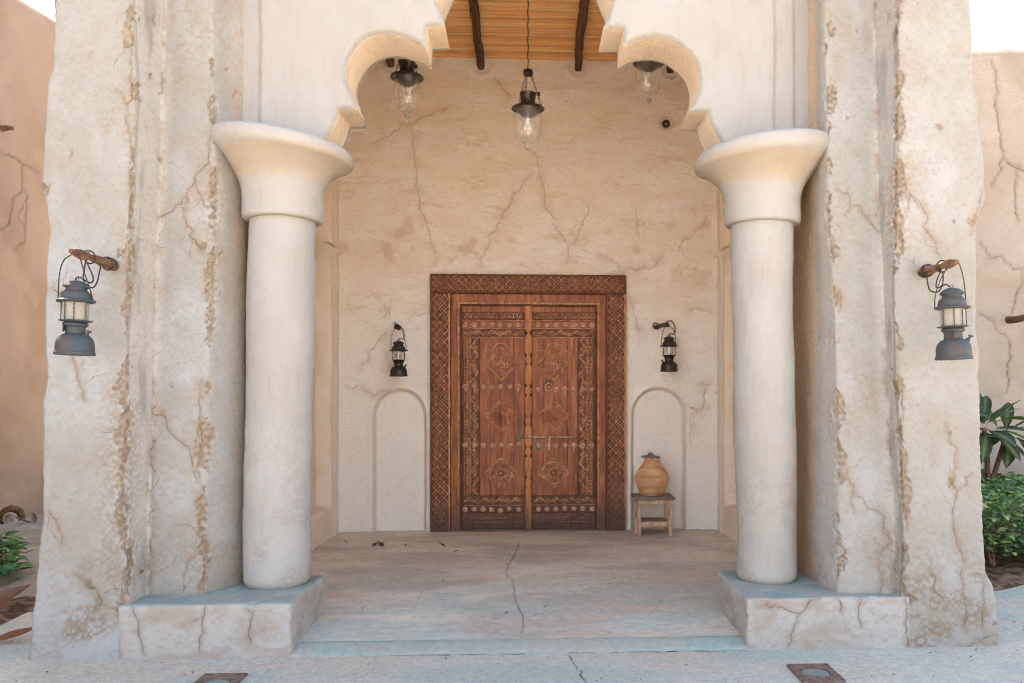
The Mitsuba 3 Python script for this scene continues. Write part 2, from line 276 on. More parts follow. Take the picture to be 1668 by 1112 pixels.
RIGHT_PIER_CRACKS = [[(1.667,2.462),(1.725,2.436),(1.737,2.385),(1.801,2.359),(1.84,2.288),(1.909,2.223)],[(1.737,2.385),(1.712,2.327)],[(1.91,3.124),(1.914,3.057),(1.917,2.989),(1.915,2.901),(1.915,2.739),(1.915,2.562),(1.915,2.491)],[(1.915,2.491),(1.948,2.446),(1.966,2.385),(2.034,2.337)],[(1.909,3.514),(1.909,3.142),(1.91,2.843),(1.91,2.482),(1.911,2.276)],[(1.915,2.492),(1.945,2.467),(1.968,2.41),(2.014,2.36),(2.06,2.315),(2.072,2.281),(2.06,2.218),(2.078,2.179),(2.113,2.151),(2.118,2.105),(2.136,2.06)],[(1.968,2.387),(1.973,2.308)],[(1.667,1.908),(1.679,1.86),(1.667,1.788)],[(1.56,1.67),(1.607,1.695),(1.608,1.657)],[(1.592,2.292),(1.608,2.25),(1.606,2.195)],[(2.381,2.438),(2.357,2.358),(2.322,2.255),(2.316,2.187)],[(1.915,1.583),(1.915,1.516),(1.915,1.447),(1.916,1.342)],[(2.173,1.188),(2.191,1.131),(2.2,1.079),(2.231,1.044),(2.227,0.974),(2.209,0.878),(2.236,0.816),(2.218,0.729),(2.218,0.615),(2.24,0.554),(2.267,0.499)],[(2.24,0.825),(2.28,0.855),(2.289,0.89),(2.316,0.916)],[(1.724,0.796),(1.761,0.778),(1.797,0.718),(1.852,0.7),(1.888,0.672),(1.884,0.608),(1.909,0.554),(1.91,0.541),(1.879,0.507),(1.856,0.459)],[(1.913,0.547),(1.915,0.495)],[(1.642,1.342),(1.624,1.297),(1.615,1.232),(1.607,1.174),(1.608,1.059)],[(1.669,0.966),(1.697,0.892),(1.715,0.801),(1.715,0.7)],[(1.915,1.472),(1.932,1.341),(1.937,1.254),(1.923,1.184),(1.928,1.036),(1.946,0.905),(1.95,0.774),(1.968,0.6)],[(1.887,0.629),(1.895,0.587),(1.91,0.548),(1.878,0.501),(1.853,0.458),(1.844,0.407),(1.865,0.347),(1.861,0.239)],[(1.914,0.53),(1.915,0.499),(1.938,0.477),(1.946,0.42),(1.946,0.273)],[(2.213,0.662),(2.217,0.596),(2.267,0.506),(2.271,0.433),(2.259,0.384),(2.271,0.286),(2.284,0.22),(2.284,0.089)],[(2.317,0.383),(2.351,0.375),(2.38,0.354),(2.401,0.378)],[(2.38,0.354),(2.376,0.08)],[(2.075,0.41),(2.117,0.361),(2.125,0.279),(2.158,0.238)],[(2.25,-0.008),(2.326,0.024),(2.435,0.055)]]
PLINTH_CRACKS = [[(-2.027,0.292),(-2.006,0.222),(-1.993,0.162),(-1.993,0.11),(-1.96,0.022)],[(-1.662,0.27),(-1.671,0.21),(-1.675,0.149),(-1.692,0.079),(-1.688,0.036)],[(-1.662,0.236),(-1.696,0.201),(-1.722,0.188)],[(-1.457,0.25),(-1.431,0.215),(-1.44,0.163),(-1.444,0.067)],[(1.209,0.241),(1.225,0.217),(1.307,0.22),(1.385,0.178),(1.43,0.222),(1.442,0.255),(1.495,0.27)],[(1.385,0.178),(1.352,0.118),(1.344,0.054),(1.327,0.009)],[(1.71,0.26),(1.702,0.187),(1.71,0.113)],[(1.586,0.269),(1.607,0.236),(1.607,0.188)],[(1.946,0.273),(1.967,0.232),(1.963,0.175),(1.946,0.127),(1.963,0.094),(1.963,-0.004)]]
REAR_CRACKS = [[(-1.172,3.934),(-1.143,3.769),(-1.134,3.555),(-1.114,3.322),(-1.085,3.127),(-1.018,2.972),(-0.989,2.836),(-0.95,2.681),(-0.94,2.583)],[(-0.006,3.492),(-0.094,3.393),(-0.202,3.255),(-0.28,3.117),(-0.368,2.94),(-0.436,2.861),(-0.445,2.744),(-0.504,2.684),(-0.504,2.567)],[(-0.65,2.781),(-0.591,2.713),(-0.504,2.675)],[(-0.377,4.387),(-0.299,4.29),(-0.241,4.194)],[(-0.727,4.126),(-0.921,4.065),(-1.056,3.994),(-1.153,3.944),(-1.25,3.933),(-1.365,3.824),(-1.557,3.743)],[(-0.022,3.727),(0.027,3.591),(0.066,3.434),(0.115,3.16),(0.213,2.946),(0.291,2.848),(0.331,2.76),(0.321,2.603)],[(0.331,2.76),(0.409,2.869),(0.458,2.968),(0.527,3.165)],[(0.982,3.15),(0.992,2.993),(1.012,2.875)],[(1.678,3.079),(1.598,2.959),(1.499,2.879),(1.409,2.819),(1.399,2.74)],[(0.636,2.704),(0.804,2.617),(0.833,2.538)],[(1.24,2.689),(1.18,2.62),(1.081,2.579),(0.962,2.569)],[(-1.426,2.191),(-1.374,2.099)],[(-1.348,1.994),(-1.452,1.915),(-1.556,1.757),(-1.634,1.599)],[(-0.996,2.14),(-1.087,2.113),(-1.152,2.126),(-1.205,2.047)],[(-1.789,1.441),(-1.712,1.415),(-1.634,1.428),(-1.53,1.337),(-1.452,1.389),(-1.348,1.415)],[(0.885,2.574),(1.033,2.563),(1.156,2.601),(1.23,2.675)],[(1.503,2.161),(1.565,2.21),(1.701,2.149)],[(1.652,1.435),(1.639,1.25),(1.614,1.201),(1.453,1.25)],[(1.602,1.472),(1.652,1.435),(1.714,1.472)],[(1.59,1.201),(1.527,1.102),(1.503,0.881)],[(0.909,2.329),(0.983,2.06),(1.008,1.962)]]
LEFT_WALL_CRACKS = [[(8.42,3.672),(8.638,3.678),(8.868,3.662),(9.049,3.651)],[(8.771,3.647),(8.79,3.443),(8.868,3.346),(8.829,3.151),(8.809,2.914),(8.675,2.775)],[(8.79,3.409),(8.619,3.265),(8.564,3.026),(8.42,2.919)],[(8.79,3.258),(8.713,3.103),(8.829,3.011)]]
RIGHT_WALL_CRACKS = [[(4.447,2.868),(4.535,2.74),(4.678,2.709),(4.789,2.613),(4.891,2.614)],[(4.866,2.613),(4.877,2.495),(4.822,2.387),(4.767,2.15)],[(4.436,2.18),(4.535,2.095),(4.7,1.945),(4.745,1.87),(4.733,1.612),(4.7,1.371)],[(4.689,3.709),(4.789,3.635),(4.891,3.594)],[(4.558,4.691),(4.605,4.53),(4.605,4.252),(4.653,3.906),(4.677,3.721),(4.784,3.641),(4.891,3.597)],[(4.677,3.721),(4.617,3.558),(4.546,3.418)],[(4.807,3.584),(4.796,3.282),(4.831,3.097)]]
FLOOR_CRACKS = [[(-0.128,7.718),(-0.141,7.174),(-0.175,6.778),(-0.204,6.356),(-0.202,6.102),(-0.147,5.922),(-0.114,5.258),(-0.067,4.997),(-0.064,4.763),(-0.074,4.484),(-0.072,4.355)]]
PAVEMENT_CRACKS = [[(0.165,4.387),(0.194,4.258),(0.212,4.124),(0.226,3.998),(0.238,3.935),(0.257,3.811)]]
LOUT= [(-2.426, 3.318), (-2.426, 3.213), (-2.441, 2.968), (-2.466, 2.891), (-2.474, 2.733), (-2.486, 2.501), (-2.486, 2.384), (-2.468, 2.292), (-2.462, 2.144), (-2.471, 1.943), (-2.471, 1.742), (-2.468, 1.403), (-2.486, 0.847), (-2.498, 0.588), (-2.519, 0.397), (-2.54, 0.243), (-2.552, 0.157), (-2.555, -0.004)]
ROUT= [(2.323, 3.429), (2.333, 3.305), (2.336, 2.999), (2.35, 2.937), (2.373, 2.791), (2.396, 2.592), (2.406, 2.445), (2.4, 2.347), (2.373, 2.285), (2.356, 2.197), (2.36, 1.962), (2.366, 1.603), (2.373, 1.408), (2.383, 1.147), (2.393, 0.821), (2.396, 0.592), (2.417, 0.396), (2.46, 0.314), (2.477, 0.216), (2.484, 0.02), (2.48, -0.012)]
LARCH= [(-0.564, 3.585), (-0.544, 3.544), (-0.519, 3.457), (-0.618, 3.446), (-0.627, 3.328), (-0.686, 3.362), (-0.752, 3.385), (-0.831, 3.401), (-0.911, 3.389), (-0.976, 3.356), (-1.028, 3.299), (-1.062, 3.239), (-1.076, 3.173), (-1.062, 3.093), (-1.035, 3.027), (-1.011, 2.962), (-1.115, 2.956), (-1.138, 2.876), (-1.186, 2.795)]
RARCH= [(0.451, 3.609), (0.433, 3.541), (0.397, 3.456), (0.515, 3.455), (0.515, 3.349), (0.582, 3.389), (0.65, 3.408), (0.732, 3.41), (0.814, 3.387), (0.882, 3.338), (0.932, 3.279), (0.957, 3.212), (0.961, 3.145), (0.946, 3.077), (0.911, 3.005), (0.893, 2.98), (1.007, 2.982), (1.018, 2.929), (1.054, 2.858), (1.094, 2.798)]
# ---------------------------------------------------------------- setting: ground, pavement, portico floor, beds
def flat(x0, x1, y0, y1, z, nx=1, ny=1):
    x, y = np.meshgrid(np.linspace(x0, x1, nx + 1), np.linspace(y0, y1, ny + 1)); P = np.stack([x, y, np.full_like(x, z)], -1)
    return trimesh.Trimesh(P.reshape(-1, 3), grid_faces(ny + 1, nx + 1), process=False)
def structure(key, mesh, bsdf, **k):
    return put(key, mesh, bsdf, kind='structure', **k)
structure('ground', flat(-300, 300, -300, 300, -0.012, 20, 20), 'm_ground')
# paving slab: one sheet, its edge cut back along the two planting beds
pave_poly = Polygon([(-9, 2.3), (9, 2.3), (9, 5.75), (3.65, 5.98), (3.18, 5.685), (2.8, 5.60), (2.2, 5.60), (-2.2, 5.46), (-3.112, 5.41), (-3.086, 5.095), (-3.2, 4.2), (-9, 4.0)])  # near edge cut short so unseen pale ground bounces light into the porch
pv = trimesh.creation.triangulate_polygon(pave_poly, engine='earcut')
structure('pavement', trimesh.Trimesh(np.c_[pv[0], np.zeros(len(pv[0]))], pv[1], process=False), 'm_pavement')

fx, fy = np.meshgrid(np.linspace(-1.95, 1.9, 200), np.linspace(4.50, 8.5, 200))
FP = np.stack([fx, fy, 0.05 + 0.004 * (fbm3(np.stack([fx, fy, 0 * fx], -1), 1.6, 3) - 0.5)], -1)
structure('portico_floor', trimesh.Trimesh(FP.reshape(-1, 3), grid_faces(200, 200), process=False), 'm_floor', smooth=True)
# bevelled cement strip along the floor's front edge
sx = np.linspace(-1.32, 1.19, 160); prof = np.array([(4.395, -0.02), (4.400, 0.004), (4.425, 0.022), (4.47, 0.043), (4.505, 0.0495), (4.52, 0.045)])
SP = np.stack([np.broadcast_to(sx, (6, 160)), prof[:, :1] + 0.012 * (fbm3(np.c_[sx, 0 * sx, 0 * sx], 2.2, 3)[None] - 0.5), np.broadcast_to(prof[:, 1:], (6, 160))], -1)
structure('floor_edge', trimesh.Trimesh(SP.reshape(-1, 3), grid_faces(6, 160), process=False), 'm_strip', smooth=True)
fc = dense_polylines(FLOOR_CRACKS, 0.012, 0.005, 11)
put('portico_floor__crack', crack_ribbons(fc, lambda p: (np.c_[p, np.full(len(p), 0.0535)], np.array([0, 0, 1.0])), 0.007, 2), 'm_crack_grey', kind='stuff')
pc = dense_polylines(PAVEMENT_CRACKS + [[(-0.9, 4.39), (0.2, 4.40), (1.15, 4.39)]], 0.01, 0.006, 12)
put('pavement__crack', crack_ribbons(pc, lambda p: (np.c_[p, np.full(len(p), 0.002)], np.array([0, 0, 1.0])), 0.012, 3), 'm_crack_grey', kind='stuff')

def bed(key, poly, h, bsdf, zbase, seed, res=0.045):
    poly = Polygon(poly); x0, y0, x1, y1 = poly.bounds
    g = np.stack(np.meshgrid(np.arange(x0, x1, res), np.arange(y0, y1, res)), -1).reshape(-1, 2)
    g = g + np.random.default_rng(seed).uniform(-0.3, 0.3, g.shape) * res
    g = g[shapely.contains_xy(poly, g[:, 0], g[:, 1])]
    ring = np.array([poly.exterior.interpolate(t).coords[0] for t in np.arange(0, poly.length, res)])
    P = np.vstack([ring, g]); tri = Delaunay(P).simplices; c = P[tri].mean(1); tri = tri[shapely.contains_xy(poly, c[:, 0], c[:, 1])]
    d = shapely.distance(poly.exterior, shapely.points(P))
    z = zbase + h(P, d) + 0.04 * (fbm3(np.c_[P, 0 * P[:, 0]], 14, 3, seed) - 0.5) * np.clip((d - 0.04) * 8, 0, 1)
    V = np.c_[P, z]
    return structure(key, trimesh.Trimesh(V, tri, process=False), bsdf, smooth=True)
bed('planting_bed', [(-5.1, 4.0), (-3.16, 4.18), (-3.045, 5.09), (-3.075, 5.36), (-2.3, 5.39), (-2.3, 10), (-5.2, 10)], lambda P, d: 0.045 * np.clip((d - 0.04) / 0.12, 0, 1), 'm_soil', -0.008, 1)
bed('sand_mound', [(-5.12, 5.62), (-4.0, 5.66), (-3.2, 5.56), (-2.4, 5.52), (-2.4, 9.9), (-5.12, 9.9)], lambda P, d: 0.10 * np.clip(np.maximum(d - 0.0, 0) / 0.5, 0, 1) ** 0.7 + 0.05 * np.clip(P[:, 1] - 6, 0, 2), 'm_sand', 0.0, 2, 0.05)
bed('planting_bed', [(2.25, 5.55), (3.19, 5.635), (3.66, 5.93), (9, 5.70), (9, 8.4), (2.25, 8.4)], lambda P, d: 0.045 * np.clip((d - 0.04) / 0.15, 0, 1), 'm_soil', -0.008, 3)

# ---------------------------------------------------------------- the portico building
B = thing('portico', 'cream plastered gateway building with lobed arch on two columns before carved doors', 'building')
CREAM, PALE, TAN, BROWN = (0.288, 0.276, 0.249), (0.330, 0.331, 0.322), (0.255, 0.195, 0.135), (0.170, 0.112, 0.066)
TONES = {'front': (CREAM, PALE, TAN), 'room': ((0.80, 0.725, 0.615), (0.83, 0.805, 0.76), (0.68, 0.54, 0.40))}  # room tones raised above the front ones to offset the dim interior

def crack_fields(P2, lines):
    kd = cKDTree(np.vstack(lines)); d, _ = kd.query(P2.reshape(-1, 2), distance_upper_bound=0.3); return np.minimum(d, 0.3).reshape(P2.shape[:-1])

def plaster_colour(P, seed=0, pale=0.5, tone='front'):
    """sandy lime plaster: cloudy cream and off-white, granular brown stain, pits and paler chips"""
    P = np.asarray(P); cream, pl, tan = TONES[tone]; rng = np.random.default_rng(seed)
    a = fbm3(P, (1.6, 1.6, 1.2), 4, seed); m = fbm3(P, (6.5, 6.5, 5.0), 4, seed + 11); g = fbm3(P, (48, 48, 38), 3, seed + 23); f = fbm3(P, (95, 95, 80), 2, seed + 29)
    col = lerp(cream, pl, np.clip(sstep(0.64 - 0.35 * pale, 0.80 - 0.35 * pale, a) * 0.8 + 0.45 * sstep(0.45, 0.68, m), 0, 1))
    stain = sstep(0.50, 0.70, fbm3(P, (2.6, 2.6, 1.5), 4, seed + 37)) * sstep(0.44, 0.62, 0.6 * g + 0.4 * f)
    col = lerp(col, tan, 0.75 * stain * (1 - 0.6 * pale)); col = lerp(col, tan, 0.35 * (1 - 0.75 * pale) * sstep(0.53, 0.72, fbm3(P, (9, 9, 6), 5, seed + 41)))
    smear = fbm3(P, (10, 10, 3.5), 4, seed + 31); col = lerp(col, pl, 0.45 * sstep(0.54, 0.74, smear))
    pit = sstep(0.70, 0.78, fbm3(P, (60, 60, 50), 2, seed + 43)) * sstep(0.42, 0.6, a)
    col = lerp(col, np.array(tan) * 0.7, (0.4 - 0.3 * pale) * pit)
    return np.clip(col * (0.91 + (0.15 - 0.08 * pale) * g + 0.05 * f + 0.05 * (rng.uniform(0, 1, g.shape) - 0.5))[..., None], 0.02, 0.85)

def rough_skin(P, seed=0, amp=1.0):
    return amp * (0.028 * (fbm3(P, 1.7, 3, seed) - 0.5) + 0.010 * (fbm3(P, 6.5, 3, seed + 3) - 0.5) + 0.0035 * (fbm3(P, (26, 26, 17), 3, seed + 7) - 0.5))

def pier(key, side, edge, ro, ri, ic, yin, back, cracks, seed):
    zs = np.r_[np.arange(-0.02, 3.56, 0.0075), np.linspace(3.6, 5.0, 20)]
    rows = []
    counts = [14, 64, 38, 44, 34, 32, 8]
    for z in zs:
        xe, xo, xr, xc, y1 = interp_line(edge, z), interp_line(ro, z), interp_line(ri, z), interp_line(ic, z), np.interp(z, [0.27, 3.5], yin)
        kink = 0.020 * (fbm3(np.array([[z, 3.0, seed]]), (7, 1, 1), 3, seed)[0] - 0.5) + 0.007 * (fbm3(np.array([[z, 5.0, seed]]), (38, 1, 1), 2, seed)[0] - 0.5)
        xe = xe + kink
        pts = np.array([(xe, 6.3), (xe, 4.41), (xo, 4.41), (xr, y1), (xc, y1), (back[0], 4.92), (back[0] - side * 0.012, back[1]), (back[0] + side * 0.3, back[1] + 0.03)])
        seg = [pts[i] + np.linspace(0, 1, n, endpoint=False)[:, None] * (pts[i + 1] - pts[i]) for i, n in enumerate(counts)] + [pts[-1:]]
        rows.append(np.vstack(seg))
    R = np.array(rows); corner_o = np.stack([interp_line(ro, zs), np.full(len(zs), 4.41)], 1); corner_i = np.stack([interp_line(ic, zs), np.interp(zs, [0.27, 3.5], yin)], 1)
    for _ in range(7):
        R[:, 1:-1] = 0.25 * R[:, :-2] + 0.5 * R[:, 1:-1] + 0.25 * R[:, 2:]
    P = np.concatenate([R, np.broadcast_to(zs[:, None, None], R.shape[:2] + (1,))], -1)
    n = grid_normals(P, (0, -1, 0))
    lines = dense_polylines(cracks, 0.006, 0.005, seed)
    d = crack_fields(P[..., [0, 2]], lines)
    front = np.clip(-n[..., 1] * 2, 0, 1) * (P[..., 1] < 5.0)
    do = np.linalg.norm(P[..., :2] - corner_o[:, None], axis=-1); di = np.linalg.norm(P[..., :2] - corner_i[:, None], axis=-1)
    de = np.abs(P[..., 0] - P[:, 16:17, 0]) + np.maximum(P[..., 1] - 4.45, 0)
    wob = 0.05 * (fbm3(P, (3, 3, 5), 3, seed + 44) - 0.5)
    near = np.exp(-((do + wob) / 0.040) ** 2) + 0.95 * np.exp(-((di + wob) / 0.045) ** 2) + 0.25 * np.exp(-(de / 0.04) ** 2)
    pn = fbm3(P, (15, 15, 8), 5, seed + 40); big = fbm3(P, (2.2, 2.2, 1.3), 3, seed + 51)
    pk = 0.85 * pn + 0.355 * near * (-0.05 + 1.45 * big) + 0.05 * np.exp(-(d / 0.05) ** 2)
    peel = sstep(0.655, 0.70, pk); lip = np.exp(-((pk - 0.665) / 0.016) ** 2) * (near > 0.12)
    strip = np.clip(1.25 - np.abs(P[..., 0] - 0.5 * (corner_o[:, None, 0] + P[:, 116:117, 0])) / 0.05, 0, 1) * (P[..., 1] > 4.44) * (P[..., 1] < 4.8)
    disp = rough_skin(P, seed)
    disp = disp - peel * (0.005 + 0.008 * fbm3(P, (75, 75, 60), 3, seed + 61)) - 0.0030 * np.exp(-(d / 0.009) ** 2) * front
    foot = np.clip(1 - P[..., 2] / 0.35, 0, 1)
    disp = disp + 0.012 * foot * (fbm3(P, 5, 3, seed + 5) - 0.35)
    P = P + n * disp[..., None]
    col = plaster_colour(P, seed, 0.42)
    col = lerp(col, (0.45, 0.42, 0.38), 0.85 * strip * sstep(0.25, 0.5, fbm3(P, (14, 14, 3), 3, seed + 70)))  # pale return strip, whitened further to offset weak side light
    gran = fbm3(P, (70, 70, 55), 3, seed + 80)
    wide = np.exp(-((do + wob) / 0.13) ** 2) + 0.8 * np.exp(-((di + wob) / 0.10) ** 2)
    col = lerp(col, (0.235, 0.175, 0.115), 0.75 * np.clip(wide, 0, 1) * sstep(0.46, 0.66, big + 0.3 * (pn - 0.5)) * sstep(0.40, 0.58, gran))
    col = lerp(col, lerp((0.285, 0.245, 0.20), (0.175, 0.128, 0.088), sstep(0.36, 0.60, gran)), 0.9 * peel)
    col = lerp(col, (0.115, 0.07, 0.04), 0.75 * lip * sstep(0.35, 0.5, gran))
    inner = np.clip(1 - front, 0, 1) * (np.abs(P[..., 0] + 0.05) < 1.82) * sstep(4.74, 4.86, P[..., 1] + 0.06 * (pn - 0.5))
    col = lerp(col, (0.50, 0.355, 0.225), 0.85 * inner)  # warm bounce light painted as tan on the inner faces
    obl = np.clip(1 - front, 0, 1) * (np.abs(P[..., 0] + 0.05) < 1.82) * sstep(4.80, 4.70, P[..., 1]) * (P[..., 1] > 4.5); col = lerp(col, (0.43, 0.40, 0.36), 0.75 * obl * sstep(0.28, 0.5, big))  # oblique face whitened in colour to make up for less side light
    col = lerp(col, BROWN, 0.30 * np.exp(-(d / 0.010) ** 2) * front); col = lerp(col, TAN, 0.42 * np.exp(-(d / 0.03) ** 2) * front * sstep(0.35, 0.6, pn))
    col = lerp(col, (0.20, 0.145, 0.095), 0.75 * np.clip(1.35 - P[..., 2] / 0.5, 0, 1) * sstep(0.47, 0.62, fbm3(P, (4, 4, 6), 5, seed + 90)) * sstep(0.36, 0.56, gran))
    V = P.reshape(-1, 3)
    put(key, trimesh.Trimesh(V, grid_faces(*P.shape[:2]), process=False), 'm_plaster', smooth=True, color=col.reshape(-1, 3))
    vis = (front > 0.35).reshape(-1)
    dr_ = Drape(V[vis], [0, 2], (0, -1, 0)); hair = dense_polylines(hairlines(cracks, 60, seed), 0.006, 0.004, seed + 1)
    put(key + '__crack', cat([crack_ribbons(lines, dr_, 0.0036, seed), crack_ribbons(hair, dr_, 0.0026, seed + 2)]), 'm_crack', kind='stuff')

L_RO = [(-2.031, 5.2), (-2.031, 3.318), (-2.001, 2.855), (-2.037, 2.144), (-2.043, 1.838), (-2.049, 1.656), (-2.055, 1.264), (-2.067, 1.094), (-2.079, 0.795), (-2.049, 0.501), (-2.043, 0.0)]
L_RI = [(-1.985, 3.44), (-2.004, 2.637), (-2.020, 2.063), (-2.030, 1.418), (-2.042, 1.055), (-2.060, 0.544), (-2.05, 0.2)]
L_IC = [(-1.732, 3.455), (-1.732, 3.125), (-1.716, 2.779), (-1.716, 2.3), (-1.732, 1.805), (-1.748, 1.145), (-1.755, 0.261)]
R_RO = [(1.915, 3.41), (1.908, 2.441), (1.895, 1.794), (1.925, 1.148), (1.951, 0.502), (1.935, 0.276)]
R_RI = [(1.900, 3.522), (1.905, 2.501), (1.912, 1.821), (1.925, 1.14), (1.945, 0.799), (1.935, 0.227)]
R_IC = [(1.615, 3.524), (1.615, 2.826), (1.615, 2.332), (1.632, 1.821), (1.639, 1.14), (1.620, 0.23)]
pier(B + '__pier', -1, LOUT, L_RO, L_RI, L_IC, (4.635, 4.70), (-1.640, 5.32), LEFT_PIER_CRACKS, 101)
pier(B + '__pier_001', 1, ROUT, R_RO, R_RI, R_IC, (4.49, 4.69), (1.600, 5.32), RIGHT_PIER_CRACKS, 202)

def rounded_block(x0, x1, y0, y1, z0, z1, r, res=0.012):
    """box as a cube-mapped grid with rounded edges: six welded grids"""
    parts = []
    size = np.array([x1 - x0, y1 - y0, z1 - z0])
    for ax in range(3):
        u, v = [a for a in range(3) if a != ax]
        for s in (0, 1):
            nu, nv = max(2, int(size[u] / res)), max(2, int(size[v] / res))
            a, b = np.meshgrid(np.linspace(0, 1, nu + 1), np.linspace(0, 1, nv + 1))
            Q = np.zeros(a.shape + (3,)); Q[..., u], Q[..., v], Q[..., ax] = a, b, s
            Fq = grid_faces(*a.shape); nrm = np.zeros(3); nrm[ax] = 1 if s else -1
            e = np.cross((Q[0, 1] - Q[0, 0]), (Q[1, 0] - Q[0, 0]))
            parts.append(trimesh.Trimesh(Q.reshape(-1, 3), Fq if e @ nrm > 0 else Fq[:, ::-1], process=False))
    m = cat(parts); m.merge_vertices()
    V = m.vertices * size + np.array([x0, y0, z0]); lo, hi = np.array([x0, y0, z0]) + r, np.array([x1, y1, z1]) - r
    c = np.clip(V, lo, hi); d = V - c; L = np.linalg.norm(d, axis=1, keepdims=True); out = c + d / np.maximum(L, 1e-9) * r
    m.vertices = np.where(L > 1e-9, out, V)
    return m

def plinth(key, x0, x1, lines2, seed):
    m = rounded_block(x0, x1, 4.402, 5.13, -0.03, 0.272, 0.022)
    V = np.array(m.vertices); n = np.array(m.vertex_normals)
    lines = dense_polylines(lines2, 0.006, 0.004, seed); d = crack_fields(V[:, [0, 2]], lines) ; fr = np.clip(-n[:, 1], 0, 1)
    V = V + n * (rough_skin(V, seed, 0.75) - 0.004 * np.exp(-(d / 0.007) ** 2) * fr - 0.006 * sstep(0.55, 0.62, fbm3(V, (7, 7, 7), 4, seed + 2)))[:, None]
    col = lerp(plaster_colour(V, seed, 0.9), (0.42, 0.385, 0.345), np.full(len(V), 0.55))
    col = lerp(col, (0.30, 0.255, 0.22), 0.4 * sstep(0.48, 0.62, fbm3(V, 5, 4, seed + 9)))
    col = lerp(col, (0.285, 0.21, 0.155), 0.5 * sstep(0.48, 0.65, fbm3(V, (9, 9, 12), 4, seed + 19)))
    # cool sky light on the ledge top, painted into the colour
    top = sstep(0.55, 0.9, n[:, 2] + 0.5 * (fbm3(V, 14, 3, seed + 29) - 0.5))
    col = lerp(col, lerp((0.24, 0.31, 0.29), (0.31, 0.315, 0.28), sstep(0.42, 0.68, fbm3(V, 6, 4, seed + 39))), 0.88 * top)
    col = lerp(col, BROWN, 0.4 * np.exp(-(d / 0.012) ** 2) * fr)
    m2 = trimesh.Trimesh(V, m.faces, process=False)
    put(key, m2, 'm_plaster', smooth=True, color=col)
    vis = fr > 0.5
    put(key + '__crack', crack_ribbons(lines, Drape(V[vis], [0, 2], (0, -1, 0)), 0.0046, seed), 'm_crack', kind='stuff')
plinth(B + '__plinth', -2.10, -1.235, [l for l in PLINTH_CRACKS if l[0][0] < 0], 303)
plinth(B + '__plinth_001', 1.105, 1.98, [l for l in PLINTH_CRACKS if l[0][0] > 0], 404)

def column(key, side, xb, xt, r, yc, seed):
    zs = np.r_[np.arange(0.24, 2.40, 0.012)]; na = 200; ang = np.linspace(0, 2 * np.pi, na, endpoint=False)
    t = (zs - 0.25) / 2.1; cx = xb + (xt - xb) * t + 0.012 * (fbm3(np.c_[0 * zs, 0 * zs, zs], 1.5, 3, seed) - 0.5)
    rr = r * (1 + 0.05 * (fbm3(np.c_[0 * zs + 3, 0 * zs, zs], 2.0, 3, seed) - 0.5)) - 0.03 * np.exp(-((zs - 0.25) / 0.03) ** 2)
    P = np.stack([cx[:, None] + rr[:, None] * np.cos(ang), yc + rr[:, None] * np.sin(ang), np.broadcast_to(zs[:, None], (len(zs), na))], -1)
    n = np.broadcast_to(np.stack([np.cos(ang), np.sin(ang), 0 * ang], -1), P.shape)
    P = P + n * (0.75 * rough_skin(P, seed))[..., None]
    col = plaster_colour(P, seed, 0.9); low = np.clip(1.15 - (P[..., 2] - 0.27) / 1.2, 0, 1)
    col = lerp(col, (0.375, 0.345, 0.308), np.full(col.shape[:2], 0.5))
    col = lerp(col, (0.25, 0.215, 0.185), 0.55 * low * sstep(0.46, 0.62, fbm3(P, (6, 6, 4), 4, seed + 4)) * sstep(0.38, 0.6, fbm3(P, (70, 70, 60), 3, seed + 6)))
    put(key, trimesh.Trimesh(P.reshape(-1, 3), grid_faces(len(zs), na, True), process=False), 'm_smooth', smooth=True, color=col.reshape(-1, 3))
    # capital: plain drum flaring to a broad lip, the lip sagging towards the opening
    prof = [(0.10, 2.318), (0.19, 2.312), (0.212, 2.318), (0.219, 2.335)] + [(0.217, z) for z in (2.36, 2.39, 2.42, 2.45)] + \
           [(0.222, 2.49), (0.236, 2.53), (0.260, 2.566), (0.293, 2.602), (0.326, 2.632), (0.356, 2.656), (0.376, 2.672), (0.384, 2.688), (0.386, 2.712), (0.382, 2.738), (0.368, 2.752), (0.33, 2.758), (0.2, 2.765), (0.05, 2.768)]
    pr = spline(prof, 110, s=1e-5); f = np.clip((pr[:, 0] - 0.22) / 0.17, 0, 1) * (pr[:, 1] > 2.45) + 1.0 * (pr[:, 1] > 2.74) * np.clip(1 - (pr[:, 0] - 0.22) / 0.17, 0, 1)
    xcap = xt + 0.002
    C = np.stack([xcap + pr[:, :1] * np.cos(ang), yc + 0.005 + pr[:, :1] * np.sin(ang), pr[:, 1:] + side * 0.125 * (pr[:, :1] * np.cos(ang)) * f[:, None]], -1)
    nn = grid_normals(C, (0, 0, 0)); cen = C - np.array([xcap, yc, 2.5])
    if (nn * cen).sum() < 0: nn = -nn
    C = C + nn * (0.7 * rough_skin(C, seed + 9))[..., None]
    col = lerp(plaster_colour(C, seed + 5, 0.95), (0.38, 0.345, 0.302), np.full(C.shape[:2], 0.5))
    brush = fbm3(np.stack([np.broadcast_to(np.cos(ang) * 0.3 , C.shape[:2]), np.broadcast_to(np.sin(ang) * 0.3, C.shape[:2]), C[..., 2]], -1), (55, 55, 9), 3, seed)
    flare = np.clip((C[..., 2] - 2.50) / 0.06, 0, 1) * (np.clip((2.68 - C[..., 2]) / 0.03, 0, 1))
    col = lerp(col, (0.365, 0.285, 0.20), np.clip((0.50 + 0.25 * sstep(0.36, 0.7, brush)) * flare, 0, 1))  # warm bounce light below the lip, painted in as tan
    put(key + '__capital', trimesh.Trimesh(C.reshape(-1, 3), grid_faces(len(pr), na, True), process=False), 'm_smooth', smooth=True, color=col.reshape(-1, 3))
column(B + '__column', -1, -1.453, -1.419, 0.181, 4.89, 505)
